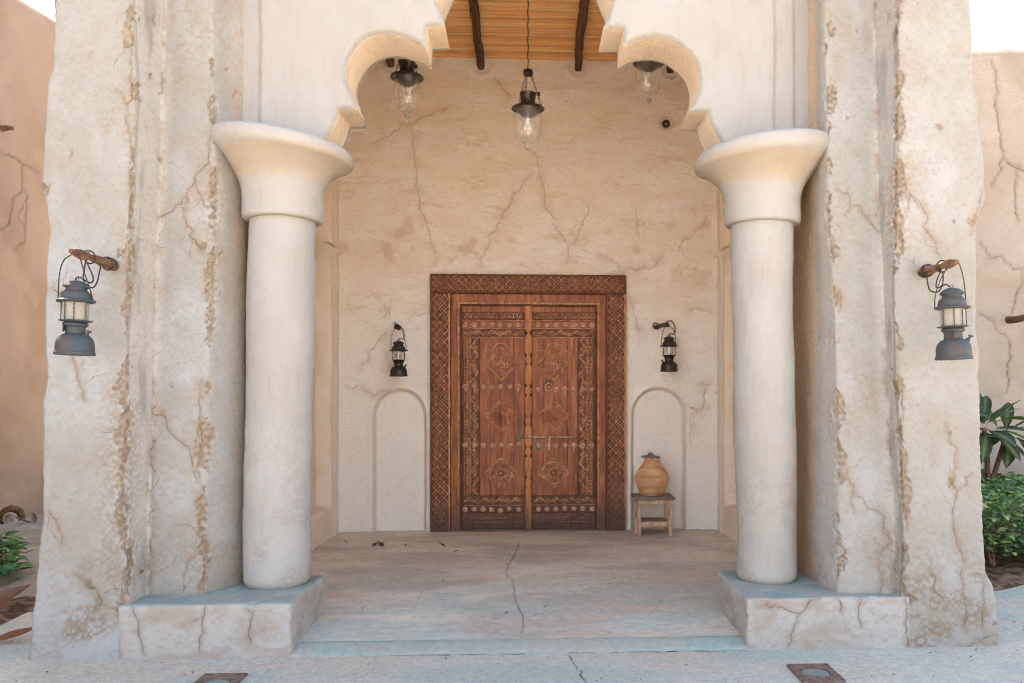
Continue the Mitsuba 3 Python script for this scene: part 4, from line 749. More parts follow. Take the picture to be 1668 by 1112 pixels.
            for a in np.linspace(-0.8, 0.8, 9):
                for b in np.linspace(-0.8, 0.8, 9):
                    if abs(a) + abs(b) < 0.74 and rng.uniform() < (0.85 if kind == 'dense' else 0.5): fld.append(rosette(cx + a * hw, zc + b * hh, YL - 0.001, 0.0125, 0.005, 4))
            for k in range(16 if kind == 'dense' else 5):
                o = np.array([cx, zc]) + rng.uniform(-0.33, 0.33, 2) * (hw, hh); th = np.linspace(rng.uniform(0, 6), rng.uniform(7, 10), 9); r = rng.uniform(0.012, 0.024)
                fld.append(half_tube(np.c_[o[0] + r * np.cos(th), np.full(9, YL - 0.001), o[1] + r * np.sin(th)], 0.0028, 4))
        m = put(K + '__lozenge_frame', cat(fr), 'm_door_carve', smooth=30); put(K + '__lozenge_carving', cat(fld), 'm_door_carve' if kind != 'plain' else 'm_door', kind='stuff')
    lozenge(1.650, 0.150, 0.158, 'dense'); lozenge(1.148, 0.150, 0.150, 'plain'); lozenge(0.600, 0.152, 0.146, 'rosette')
    th = np.linspace(0.15, np.pi - 0.15, 14); za = 1.775
    arch = [(cx - 0.075, za - 0.06)] + [(cx - 0.075 * math.cos(a), za + 0.075 * math.sin(a)) for a in th] + [(cx + 0.075, za - 0.06)]
    fr = [half_tube([(q[0], YL - 0.001, q[1]) for q in arch], 0.0065, 5)]
    for sg in (-1, 1):
        fr.append(half_tube([(cx + sg * 0.075, YL - 0.001, za), (cx + sg * 0.165, YL - 0.001, za + 0.004), (cx + sg * 0.168, YL - 0.001, za - 0.07)], 0.0045, 5))
    put(K + '__arch_relief', cat(fr), 'm_door_carve', smooth=50)
    # domed nails in four rows
    dome = lambda r: lathe([(0.004, 0.018 * r / 0.022), (0.010, 0.0165), (0.016, 0.012), (r, 0.004), (r + 0.001, -0.003)], 14)
    xs = np.linspace(x0 + 0.030, x1 - 0.062, 7) if hinge < 0 else np.linspace(x0 + 0.060, x1 - 0.032, 7)
    for z in (2.028, 1.432, 0.868, 0.252):
        for i, x in enumerate(xs):
            if hinge > 0 and z == 1.432: zz = z - 0.024
            else: zz = z
            if (hinge > 0 and z == 1.432 and i == 1) or (hinge > 0 and z == 0.868 and i == 1): continue
            m = dome(0.0250 * rng.uniform(0.92, 1.06)); V = m.vertices; m = trimesh.Trimesh(np.c_[x + V[:, 0] + rng.normal(0, 0.002), YL - 0.002 - V[:, 2], zz + V[:, 1] + rng.normal(0, 0.003)], m.faces[:, ::-1], process=False)
            put(K + '__boss', m, 'm_boss', smooth=60)
            if z in (1.432, 0.868) and rng.uniform() < 0.5:
                l = rng.uniform(0.02, 0.06); put(K + '__boss_stain', trimesh.Trimesh([(x - 0.009, YL - 0.0028, zz - 0.015), (x + 0.009, YL - 0.0028, zz - 0.015), (x + 0.002, YL - 0.0028, zz - 0.02 - l), (x - 0.002, YL - 0.0028, zz - 0.02 - l)], [[0, 1, 2], [0, 2, 3]], process=False), 'm_boss')
    return cx, xs
DL = B + '__door_leaf'
leaf(DL, -0.692, -0.092, -1, 61)
labels[DL + '__plank'] = {'label': 'reddish brown plank of the left door leaf'}
cxr, xsr = leaf(DL + '_001', -0.024, 0.586, 1, 62)
R2 = DL + '_001'
# ring knocker, draw bar and hasp on the right leaf
kx, kz = 0.137, 1.445
put(R2 + '__knocker_plate', cat([trimesh.Trimesh(np.c_[kx + m.vertices[:, 0], YL - 0.003 - m.vertices[:, 2], kz + 0.032 + m.vertices[:, 1]], m.faces[:, ::-1], process=False) for m in (lathe([(0.002, 0.014), (0.012, 0.012), (0.02, 0.008), (0.027, 0.004), (0.029, 0)], 12),)]), 'm_rust', smooth=50)
th = np.linspace(0, 2 * np.pi, 25)
put(R2 + '__knocker_ring', tube(np.c_[kx + 0.034 * np.sin(th), YL - 0.02 - 0.004 * np.cos(th), kz - 0.018 + 0.036 * np.cos(th)], 0.0065, 8, caps=False), 'm_iron', smooth=True)
put(R2 + '__knocker_stud', trimesh.Trimesh(np.c_[kx + (m := lathe([(0.002, 0.022), (0.012, 0.018), (0.018, 0.008), (0.02, 0)], 12)).vertices[:, 0], YL - 0.002 - m.vertices[:, 2], kz - 0.020 + m.vertices[:, 1]], m.faces[:, ::-1], process=False), 'm_boss', smooth=50)
put(R2 + '__draw_bar', tube([(-0.075, YL - 0.050, 0.948), (0.375, YL - 0.024, 0.944)], 0.0085, 8, 6), 'm_iron', smooth=40)
for x in (-0.012, 0.125, 0.34):
    put(R2 + '__staple', tube([(x, YL + 0.004, 0.960), (x, YL - 0.055, 0.962), (x, YL - 0.055, 0.930), (x, YL + 0.004, 0.932)], 0.005, 6), 'm_rust')
put(R2 + '__hasp', cat([box(0.128, 0.156, YL - 0.044, YL - 0.036, 0.845, 0.938, 0.003), box(0.134, 0.150, YL - 0.043, YL - 0.037, 0.822, 0.846, 0.003)]), 'm_iron')
put(R2 + '__lock_plate', box(0.005, 0.062, YL - 0.007, YL + 0.003, 0.820, 0.905, 0.003), 'm_stool_top')
put(DL + '__lock_plate', box(-0.160, -0.100, YL - 0.006, YL + 0.003, 0.93, 0.985, 0.003), 'm_stool_top')
# carved meeting post between the leaves
def post(key):
    v = [(497, 6.0), (536, 6.0), (540, 3.6), (543, 3.6), (547, 6.0), (560, 6.4), (573, 6.0), (578, 3.4), (581, 5.6), (588, 5.8), (592, 3.8), (596, 5.8), (610, 6.2), (624, 5.8), (628, 3.8), (632, 5.6), (640, 5.4), (643, 3.8), (647, 5.8), (660, 6.2), (674, 5.6), (678, 3.6), (681, 5.2), (688, 5.2), (692, 3.8), (695, 5.8), (709, 6.2), (725, 5.8), (729, 3.8), (732, 5.2), (739, 5.2), (743, 3.8), (746, 5.8), (760, 6.0), (775, 5.0), (778, 3.6), (781, 5.4), (789, 5.2), (793, 4.2), (796, 5.4), (810, 5.8), (826, 5.6), (829, 6.0), (862, 6.0)]
    v = np.array(v); v[:, 1] = np.where(v[:, 1] < 4.5, v[:, 1] * 0.72, v[:, 1] * 1.04); z = 1.31 + (650 - v[:, 0]) / 170.6; w = v[:, 1] / 170.6 * 0.98; cx = -0.058; y0, y1 = YL - 0.045, YL + 0.02; n = len(z); ch = 0.009
    V = []
    for zz, ww in zip(z, w): V += [(cx - ww, y1, zz), (cx - ww, y0 + ch, zz), (cx - ww + ch, y0, zz), (cx + ww - ch, y0, zz), (cx + ww, y0 + ch, zz), (cx + ww, y1, zz)]
    V[:6] = [(a, b, 2.2035) for a, b, c in V[:6]]; V[-6:] = [(a, b, 0.062) for a, b, c in V[-6:]]
    Fc = [f for f in grid_faces(n, 6)] + [[0, i, i + 1] for i in range(1, 5)] + [[6 * (n - 1), 6 * (n - 1) + i + 1, 6 * (n - 1) + i] for i in range(1, 5)]
    put(key, trimesh.Trimesh(np.array(V), np.array(Fc), process=False), 'm_door_post', smooth=25)
post(B + '__door_post')

# ---------------------------------------------------------------- wooden pegs and pressure lanterns
put(B + '__peg', tube([(-2.118, 4.50, 1.981), (-2.117, 4.36, 1.983), (-2.115, 4.20, 1.987), (-2.113, 4.10, 1.985), (-2.113, 4.035, 1.986), (-2.112, 4.005, 1.986)], [0.026, 0.026, 0.024, 0.021, 0.014, 0.024, 0.012], 12, 30), 'm_peg', smooth=True)
put(B + '__peg', tube([(2.044, 4.50, 1.979), (2.045, 4.36, 1.980), (2.047, 4.22, 1.978), (2.048, 4.13, 1.979), (2.048, 4.08, 1.977), (2.048, 4.045, 1.977)], [0.026, 0.026, 0.024, 0.022, 0.013, 0.024, 0.012], 12, 30), 'm_peg', smooth=True)
put(B + '__peg', tube([(-1.285, 8.24, 1.992), (-1.280, 8.10, 1.988), (-1.268, 7.96, 1.975), (-1.262, 7.90, 1.972)], [0.020, 0.020, 0.019, 0.016], 10, 14), 'm_black', smooth=True)

def lantern(base, top, h, label, big, grp, knob_side, clear, metal_key, lean=(0, 0)):
    """base: point under the tank; h: height to the cap"""
    key = thing('pressure_lantern', label, 'lantern', grp); s = h / 0.345
    A = T().translate([base[0], base[1], base[2]]).rotate([0, 1, 0], lean[0]).rotate([1, 0, 0], lean[1]).scale(s)
    def part(n, m, b, sm=40): put(key + '__' + n, m, b, smooth=sm, xf=A)
    part('tank', lathe(np.vstack([[(0.0, 0.004), (0.05, 0.0), (0.083, 0.0), (0.0855, 0.003), (0.0855, 0.012), (0.082, 0.016), (0.082, 0.020)], spline([(0.081, 0.024), (0.080, 0.050), (0.072, 0.076), (0.055, 0.093), (0.044, 0.098)], 12), [(0.0, 0.100)]]), 36), metal_key)
    part('burner_collar', lathe([(0.038, 0.097), (0.042, 0.100), (0.042, 0.128), (0.046, 0.132), (0.052, 0.136), (0.054, 0.143), (0.050, 0.149), (0.040, 0.152)], 30), metal_key)
    kn = lathe([(0.0, 0.012), (0.014, 0.012), (0.017, 0.008), (0.017, -0.008), (0.010, -0.012), (0.008, -0.03), (0, -0.03)], 16)
    part('control_knob', trimesh.Trimesh(np.c_[-knob_side * 0.030 + 0.2 * kn.vertices[:, 2], -0.045 - kn.vertices[:, 2], 0.121 + kn.vertices[:, 1]], kn.faces, process=False), metal_key)
    part('filler_cap', cat([tube([(knob_side * 0.058, -0.02, 0.088), (knob_side * 0.073, -0.024, 0.108)], 0.006, 8), tube([(knob_side * 0.064, -0.024, 0.113), (knob_side * 0.084, -0.024, 0.106)], 0.005, 8), tube([(knob_side * 0.058, -0.02, 0.089), (knob_side * 0.064, -0.022, 0.096)], 0.011, 10)]), metal_key)
    part('gallery', lathe([(0.040, 0.150), (0.062, 0.155), (0.070, 0.157), (0.0705, 0.160), (0.055, 0.162), (0.030, 0.162)], 32), metal_key)
    zt = 0.244
    part('chimney_glass', lathe([(0.0525, 0.1605), (0.0535, 0.18), (0.0535, 0.225), (0.0525, zt)], 32), 'm_clear' if clear else 'm_frost')
    part('mantle', lathe([(0.0, 0.166), (0.010, 0.166), (0.011, 0.19), (0.013, 0.215), (0.010, 0.238), (0, 0.24)], 14), 'm_white')
    for a in (20, 70, 115, 160, 200, 250, 290, 340):
        if big and a in (70, 115, 160, 20): continue
        c, sn = math.cos(math.radians(a)), math.sin(math.radians(a)); part('guard_rod', tube([(0.060 * c, 0.060 * sn, 0.158), (0.060 * c, 0.060 * sn, zt + 0.002)], 0.0026, 6), metal_key)
    part('hood', lathe([(0.030, 0.243), (0.056, 0.2425), (0.072, 0.243), (0.079, 0.246), (0.081, 0.250), (0.076, 0.254), (0.066, 0.259), (0.0645, 0.268), (0.063, 0.280), (0.057, 0.290), (0.048, 0.297), (0.0445, 0.302), (0.0445, 0.312), (0.046, 0.316)], 36), metal_key)
    part('vent_cap', lathe([(0.040, 0.312), (0.054, 0.313), (0.0565, 0.316), (0.055, 0.320), (0.047, 0.329), (0.034, 0.338), (0.018, 0.3435), (0.0, 0.345)], 32), metal_key)
    th = np.linspace(0, 2 * np.pi, 17); part('lifting_ring', tube(np.c_[0.0075 * np.sin(th), 0 * th, 0.3515 - 0.0075 * np.cos(th)], 0.0022, 6, caps=False), 'm_rust' if big else metal_key)
    for sg in (-1, 1): part('bail_lug', box(sg * 0.081 - 0.008, sg * 0.081 + 0.008, -0.006, 0.006, 0.243, 0.256, 0.002), metal_key)
    return key, A, s
def wire(key, name, pts, r, bsdf, n=60): put(key + '__' + name, tube(pts, r, 7, n), bsdf, smooth=True)
def coil(x, z, y0, y1, r, turns, ph=0):
    a = np.linspace(0, turns * 2 * np.pi, int(turns * 14)); return [(x + r * math.sin(t + ph), y0 + (y1 - y0) * i / len(a), z + r * math.cos(t + ph)) for i, t in enumerate(a)]
k1, A1, s1 = lantern((-2.135, 4.08, 1.515), None, 0.347, 'blue grey weathered pressure lantern hanging from the wooden peg on the left pier', True, 'weathered lanterns on the front piers', 1, False, 'm_lantern', (1.5, 0))
wire(k1, 'bail', [(-2.212, 4.08, 1.762), (-2.208, 4.08, 1.84), (-2.195, 4.07, 1.91), (-2.165, 4.05, 1.955), (-2.125, 4.032, 1.974), (-2.100, 4.03, 1.985), (-2.090, 4.035, 1.965), (-2.082, 4.06, 1.90), (-2.065, 4.08, 1.82), (-2.052, 4.08, 1.765)], 0.0028, 'm_black')
wire(k1, 'cable', [(-2.131, 4.08, 1.865), (-2.123, 4.09, 1.880), (-2.105, 4.10, 1.870), (-2.089, 4.14, 1.861), (-2.091, 4.16, 1.884), (-2.110, 4.165, 1.929), (-2.131, 4.16, 1.971), (-2.144, 4.15, 1.995)] + coil(-2.115, 1.986, 4.155, 4.195, 0.029, 1.1, -1.2) + [(-2.145, 4.20, 1.970), (-2.159, 4.21, 1.929), (-2.164, 4.22, 1.877), (-2.150, 4.26, 1.852), (-2.138, 4.30, 1.904), (-2.136, 4.32, 1.958)] + coil(-2.117, 1.983, 4.325, 4.385, 0.031, 1.7, -2.4), 0.0036, 'm_black', 240)
k2, A2, s2 = lantern((2.072, 4.12, 1.506), None, 0.355, 'blue grey weathered pressure lantern hanging from the wooden peg on the right pier', True, 'weathered lanterns on the front piers', 1, False, 'm_lantern', (-2.0, 0))
wire(k2, 'bail', [(1.975, 4.12, 1.762), (1.982, 4.12, 1.84), (2.000, 4.11, 1.90), (2.020, 4.09, 1.955), (2.040, 4.072, 1.990), (2.062, 4.072, 1.985), (2.085, 4.08, 1.955), (2.105, 4.09, 1.90), (2.125, 4.11, 1.82), (2.138, 4.12, 1.756)], 0.0028, 'm_black')
wire(k2, 'cable', [(2.049, 4.12, 1.867), (2.032, 4.12, 1.877), (2.024, 4.14, 1.874), (2.004, 4.16, 1.866), (2.006, 4.17, 1.887), (2.023, 4.18, 1.928), (2.036, 4.18, 1.950)] + coil(2.047, 1.979, 4.185, 4.20, 0.029, 1.2, 3.4) + [(2.057, 4.205, 1.944), (2.062, 4.21, 1.921), (2.060, 4.22, 1.882), (2.051, 4.25, 1.857), (2.033, 4.28, 1.864), (2.031, 4.31, 1.900), (2.033, 4.32, 1.949)] + coil(2.045, 1.980, 4.325, 4.385, 0.031, 2.2, 3.4), 0.0036, 'm_black', 240)
k3, A3, s3 = lantern((-1.252, 7.95, 1.52), None, 0.330, 'dark metal pressure lantern with clear glass on the rear wall left of the door', False, 'dark lanterns on the rear wall', 1, True, 'm_black')
wire(k3, 'bail', [(-1.325, 7.95, 1.755), (-1.322, 7.95, 1.85), (-1.312, 7.95, 1.91), (-1.290, 7.96, 1.95), (-1.262, 7.96, 1.985), (-1.230, 7.96, 1.955), (-1.205, 7.95, 1.89), (-1.188, 7.95, 1.82), (-1.178, 7.95, 1.757)], 0.0030, 'm_black')
wire(k3, 'cable', [(-1.252, 7.95, 1.857), (-1.245, 7.95, 1.872), (-1.225, 7.94, 1.868), (-1.205, 7.93, 1.868), (-1.200, 7.92, 1.93), (-1.225, 7.92, 1.975)] + coil(-1.268, 1.980, 7.92, 8.08, 0.022, 3.0, 1) + [(-1.300, 8.12, 2.02), (-1.29, 8.19, 2.01)], 0.0045, 'm_black', 120)
k4, A4, s4 = lantern((1.262, 7.95, 1.568), None, 0.333, 'dark metal pressure lantern with clear glass on the rear wall above the clay jar', False, 'dark lanterns on the rear wall', -1, True, 'm_black')
wire(k4, 'bail', [(1.189, 7.95, 1.805), (1.193, 7.95, 1.88), (1.205, 7.95, 1.94), (1.228, 7.95, 1.985), (1.255, 7.95, 1.995), (1.295, 7.95, 1.97), (1.320, 7.95, 1.90), (1.335, 7.95, 1.806)], 0.0030, 'm_black')
th = np.linspace(0, 2 * np.pi, 17)
wire(k4, 'cable', [(1.262, 7.95, 1.905), (1.275, 7.95, 1.925), (1.30, 7.95, 1.92), (1.318, 7.95, 1.95), (1.31, 7.95, 2.01), (1.28, 7.95, 2.045), (1.24, 7.94, 2.035), (1.225, 7.92, 2.01), (1.25, 7.9, 1.985), (1.245, 7.97, 2.02), (1.205, 8.05, 2.005), (1.18, 8.12, 1.985), (1.15, 8.16, 1.995), (1.14, 8.17, 2.025), (1.165, 8.165, 2.045), (1.19, 8.165, 2.02), (1.175, 8.18, 1.99)], 0.0055, 'm_black', 110)
put(B + '__peg', tube([(1.170, 8.24, 2.015), (1.205, 8.06, 2.010), (1.235, 7.93, 2.010), (1.238, 7.90, 2.010)], [0.016, 0.018, 0.022, 0.018], 10, 14), 'm_black', smooth=True)

# ---------------------------------------------------------------- glass bell lamps under the ceiling
def chain(p, q, n, r=0.0065, w=0.0018):
    p, q = np.array(p), np.array(q); d = (q - p) / n; L = np.linalg.norm(d); t = d / L; a = np.cross(t, [0.3, 0.9, 0.2]); a /= np.linalg.norm(a); b = np.cross(t, a); ms = []
    th = np.linspace(0, 2 * np.pi, 11)
    for i in range(n):
        e = a if i % 2 else b; c = p + d * (i + 0.5); pts = c + np.cos(th)[:, None] * t * (L * 0.62) + np.sin(th)[:, None] * e * r; ms.append(tube(pts, w, 4, caps=False))
    return cat(ms)
def pendant(x, y, zb, label, turn):
    """zb: height of the brim"""
    key = thing('bell_lamp', label, 'pendant lamp', 'glass bell lamps under the portico ceiling'); A = T().translate([x, y, zb]).rotate([0, 0, 1], turn)
    def part(n, m, b, sm=40): put(key + '__' + n, m, b, smooth=sm, xf=A)
    part('smoke_hood', lathe([(0.060, 0.002), (0.075, -0.001), (0.100, -0.006), (0.118, -0.010), (0.1215, -0.006), (0.118, 0.002), (0.100, 0.006), (0.075, 0.012), (0.060, 0.020), (0.054, 0.030), (0.0535, 0.060), (0.056, 0.085), (0.062, 0.106), (0.063, 0.109), (0.055, 0.106), (0.020, 0.098), (0, 0.098)], 40), 'm_bronze')
    part('inner_reflector', lathe([(0.074, -0.004), (0.070, -0.030), (0.052, -0.052), (0.028, -0.066), (0.010, -0.072), (0, -0.073)], 28), 'm_bronze')
    g = spline([(0.083, -0.002), (0.090, -0.04), (0.096, -0.09), (0.0965, -0.135), (0.090, -0.180), (0.074, -0.218), (0.050, -0.245), (0.026, -0.256)], 30)
    part('glass_bell', lathe(g, 40), 'm_clear', True)
    part('finial', lathe([(0.024, -0.252), (0.016, -0.262), (0.015, -0.270), (0.019, -0.275), (0.021, -0.285), (0.018, -0.296), (0.008, -0.302), (0, -0.303)], 20), 'm_frost')
    part('lamp_stem', tube([(0, 0, -0.06), (0, 0, -0.115)], 0.006, 10), 'm_white'); 
    part('bulb_cluster', cat([trimesh.creation.icosphere(subdivisions=2, radius=r).apply_translation(c) for r, c in ((0.012, (0, 0, -0.126)), (0.009, (0.011, 0.004, -0.140)), (0.009, (-0.011, -0.004, -0.141)), (0.009, (0.0, -0.011, -0.146)), (0.007, (0.019, 0, -0.152)), (0.007, (-0.019, 0.002, -0.153)))]), 'm_bulb', True)
    zt = 0.262
    part('ceiling_rose', lathe([(0.0, zt - 0.024), (0.026, zt - 0.024), (0.034, zt - 0.016), (0.035, zt + 0.012), (0.030, zt + 0.020), (0.012, zt + 0.024), (0, zt + 0.024)], 24), 'm_bronze')
    for k in range(3):
        a = math.radians(90 + 120 * k); part('chain', chain((0.024 * math.cos(a), 0.024 * math.sin(a), zt - 0.02), (0.104 * math.cos(a), 0.104 * math.sin(a), 0.004), 13), 'm_bronze')
    a = math.radians(330); part('chain_clip', box(0.060, 0.078, -0.05, -0.03, 0.085, 0.115, 0.004), 'm_bronze')
    n = 40; zz = np.linspace(zt + 0.02, 4.60 - zb, n); part('cord', tube(np.c_[0.0025 * np.sin(zz * 60), 0.0025 * np.cos(zz * 60), zz], 0.0042, 6), 'm_bronze')
pendant(-0.047, 6.3, 3.455, 'glass bell lamp with dark metal hood hanging lowest in the middle of the portico', 20)
pendant(-0.931, 6.3, 3.668, 'glass bell lamp half hidden behind the left lobe of the arch', 75)
pendant(0.849, 6.3, 3.810, 'glass bell lamp hanging highest behind the right lobe of the arch', 140)

key = thing('security_camera', 'small black dome lens in a pale round ring high on the rear wall', 'camera')
def face_y(m, x, y, z): return trimesh.Trimesh(np.c_[x + m.vertices[:, 0], y - m.vertices[:, 2], z + m.vertices[:, 1]], m.faces[:, ::-1], process=False)
put(key + '__ring', face_y(lathe([(0.075, -0.02), (0.073, 0.012), (0.066, 0.020), (0.055, 0.020), (0.044, 0.012), (0.036, 0.004)], 32), 1.272, 8.195, 3.97), 'm_rearring', smooth=50)
put(key + '__lens', face_y(lathe([(0.040, 0.0), (0.038, 0.015), (0.030, 0.028), (0.016, 0.037), (0, 0.040)], 24), 1.272, 8.195, 3.97), 'm_darklens', smooth=True)
scene['m_rearring'] = {'type': 'twosided', 'bsdf': {'type': 'diffuse', 'reflectance': rgb((0.66, 0.54, 0.42))}}

# ---------------------------------------------------------------- stool and clay jar
S = thing('wooden_stool', 'small worn wooden stool with a grey plank top standing under the clay jar', 'stool')
sx, sy, sw, sd = 1.112, 7.98, 0.146, 0.150; ztop = 0.405
for i, (a, b) in enumerate(((-1, -1), (1, -1), (-1, 1), (1, 1))):
    m = box(sx + a * sw - 0.017, sx + a * sw + 0.017, sy + b * sd - 0.017, sy + b * sd + 0.017, 0.125, ztop - 0.022, 0.004); f = box(sx + a * sw - 0.016, sx + a * sw + 0.016, sy + b * sd - 0.016, sy + b * sd + 0.016, 0.045, 0.130, 0.006)
    put(S + '__leg', cat([m, f]), 'm_stool')
for z0, z1 in ((ztop - 0.068, ztop - 0.022), (0.135, 0.180)):
    for b in (-1, 1): put(S + '__rail', box(sx - sw + 0.0175, sx + sw - 0.0175, sy + b * sd - 0.014, sy + b * sd + 0.014, z0, z1, 0.004), 'm_stool')
    for a in (-1, 1): put(S + '__rail', box(sx + a * sw - 0.014, sx + a * sw + 0.014, sy - sd + 0.0175, sy + sd - 0.0175, z0 + 0.002, z1 - 0.002, 0.004), 'm_stool')
for i in range(4): put(S + '__top_plank', box(sx - 0.190 + 0.004 * (i % 2), sx + 0.190 - 0.006 * ((i + 1) % 2), sy - 0.195 + i * 0.098, sy - 0.195 + i * 0.098 + 0.0955, ztop - 0.0205, ztop + 0.001 * (i % 2), 0.003), 'm_stool_top')
put(S + '__shelf', box(sx - sw + 0.0145, sx + sw - 0.0145, sy - sd + 0.0145, sy + sd - 0.0145, 0.163, 0.176, 0.002), 'm_stool_top')
put(S + '__tail_board', box(sx - sw - 0.042, sx - sw - 0.0175, sy - sd, sy - sd + 0.11, 0.06, 0.21, 0.006), 'm_stool')
put(S + '__drip_bowl', lathe([(0.10, ztop - 0.024), (0.094, ztop - 0.06), (0.06, ztop - 0.085), (0, ztop - 0.092)], 24, (sx, sy, 0)), 'm_jar', smooth=True)
J = thing('clay_jar', 'round bellied terracotta water jar with flat lid on the small stool', 'jar')
jx, jy = 1.104, 7.985
jp = spline([(0.095, ztop + 0.003), (0.112, ztop + 0.02), (0.136, ztop + 0.075), (0.155, ztop + 0.13), (0.160, ztop + 0.165), (0.150, ztop + 0.205), (0.122, ztop + 0.255), (0.088, ztop + 0.295), (0.076, ztop + 0.318), (0.074, ztop + 0.340), (0.078, ztop + 0.353)], 50)
put(J + '__body', lathe(np.vstack([[(0, ztop + 0.003)], jp, [(0.07, ztop + 0.354), (0.062, ztop + 0.33)]]), 48, (jx, jy, 0)), 'm_jar', smooth=50)
th = np.linspace(0, 2 * np.pi, 49); put(J + '__rope_band', tube(np.c_[jx + 0.1595 * np.cos(th), jy + 0.1595 * np.sin(th), ztop + 0.142 + 0.0015 * np.sin(th * 9)], 0.0042, 6, caps=False), 'm_jar', smooth=True)
lid = lathe([(0, ztop + 0.353), (0.085, ztop + 0.353), (0.093, ztop + 0.357), (0.092, ztop + 0.365), (0.05, ztop + 0.374), (0.026, ztop + 0.379), (0.024, ztop + 0.395), (0.016, ztop + 0.401), (0, ztop + 0.402)], 30, (jx - 0.012, jy, 0)); lv = lid.vertices; lv[:, 2] += 0.05 * (lv[:, 0] - jx) * -0.35 + 0.003
put(J + '__lid', trimesh.Trimesh(lv, lid.faces, process=False), 'm_stool_top', smooth=40)

# ---------------------------------------------------------------- in-ground lights
def ground_light(x, y, w, d, rot, label):
    k = thing('ground_light', label, 'ground light'); A = T().translate([x, y, 0]).rotate([0, 0, 1], rot)
    outer = shapely.box(-w / 2, -d / 2, w / 2, d / 2).buffer(-0.006).buffer(0.006); r = min(w, d) * 0.34
    put(k + '__frame', trimesh.creation.extrude_polygon(outer.difference(Point(0, 0).buffer(r, 32)), 0.016, engine='earcut').apply_translation([0, 0, -0.006]), 'm_rust', xf=A)
    put(k + '__lens', lathe([(0.0, 0.009), (r * 0.6, 0.009), (r * 0.92, 0.007), (r + 0.001, 0.002), (r + 0.001, -0.006)], 40), 'm_lens', smooth=40, xf=A)
    for a, b in ((1, 1), (-1, 1), (1, -1), (-1, -1)): put(k + '__screw', lathe([(0, 0.0125), (0.004, 0.012), (0.0055, 0.0095)], 10, (a * (w / 2 - 0.014), b * (d / 2 - 0.014), 0)), 'm_bronze', smooth=40, xf=A)
ground_light(1.337, 4.005, 0.204, 0.258, 0, 'square rusty framed round ground light in the paving before the right plinth')
ground_light(-1.460, 3.985, 0.202, 0.290, 0, 'dark square ground light in the paving below the left plinth, cut by the picture edge')

# ---------------------------------------------------------------- leaves and plants
def leaf_mesh(L, W, curl, fold, n=9, seed=0, twist=0.0, tip=1.0):
    """blade along +x from the origin, midrib fold, curling along its length"""
    rng = np.random.default_rng(seed); s = np.linspace(0, 1, n); w = W * np.sin(np.pi * np.clip(s, 0.02, 0.985) ** (0.75 * tip)) ** 0.85 * 0.5
    a = curl * s; x = np.cumsum(np.cos(a)) / n * L; z = np.cumsum(np.sin(a)) / n * L; V = []
    for i in range(n):
        tw = twist * s[i]
        for k in (-1, -0.5, 0, 0.5, 1):
            yy = k * w[i]; zz = fold * abs(yy); V.append((x[i] - zz * math.sin(a[i]), yy * math.cos(tw) - zz * math.sin(tw), z[i] + zz * math.cos(a[i]) + yy * math.sin(tw) + rng.normal(0, 0.004) * W))
    return np.array(V), grid_faces(n, 5)
def turn(V, az, el, roll=0, at=(0, 0, 0)):
    c, s = math.cos(roll), math.sin(roll); R = np.array([[1, 0, 0], [0, c, -s], [0, s, c]]); c, s = math.cos(-el), math.sin(-el); R = np.array([[c, 0, s], [0, 1, 0], [-s, 0, c]]) @ R
    c, s = math.cos(az), math.sin(az); return V @ (np.array([[c, -s, 0], [s, c, 0], [0, 0, 1]]) @ R).T + np.asarray(at)
def leaf_colours(base, V, n, seed, rib=None):
    rng = np.random.default_rng(seed); c = np.tile(base, (len(V), 1)) * rng.uniform(0.85, 1.15); 
    if rib is not None: c[2::5] = rib
    return np.clip(c * rng.uniform(0.92, 1.08, (len(V), 1)), 0.005, 0.9)
rngl = np.random.default_rng(9)
spots = [(-1.632, 7.576, 0.05, 'tiny curled brown leaf nearest the left wall on the portico floor'), (-1.398, 7.407, 0.09, 'long flat dry brown leaf left of its cluster on the portico floor'), (-1.345, 7.430, 0.07, 'curled dry brown leaf in the middle of the cluster on the portico floor'),
         (-1.290, 7.415, 0.10, 'largest crumpled dry leaf of the cluster on the left of the portico floor'), (-1.120, 7.40, 0.035, 'tiny brown leaf scrap just right of the dry leaf cluster'), (-0.802, 7.471, 0.045, 'thin brown leaf closest to the door on the portico floor'), (-0.752, 7.344, 0.06, 'dark brown leaf in front of the left door jamb'), (-0.672, 7.105, 0.055, 'orange brown curled leaf furthest forward on the portico floor')]
for i, (x, y, L, lab) in enumerate(spots):
    V, Fc = leaf_mesh(L, L * 0.5, rngl.uniform(0.6, 1.6), rngl.uniform(0.2, 0.9), 8, i); V = turn(V, rngl.uniform(0, 6.28), rngl.uniform(-0.25, 0.1), rngl.uniform(-0.6, 0.6)); V = V + np.array([x, y, 0.052 - V[:, 2].min()])
    k = put('dry_leaf', trimesh.Trimesh(V, Fc, process=False), 'm_dryleaf', smooth=True, color=leaf_colours((0.13, 0.065, 0.035) if i < 7 else (0.26, 0.11, 0.045), V, 8, i)); labels[k] = {'label': lab, 'category': 'leaf', 'group': 'dry leaves on the floor'}
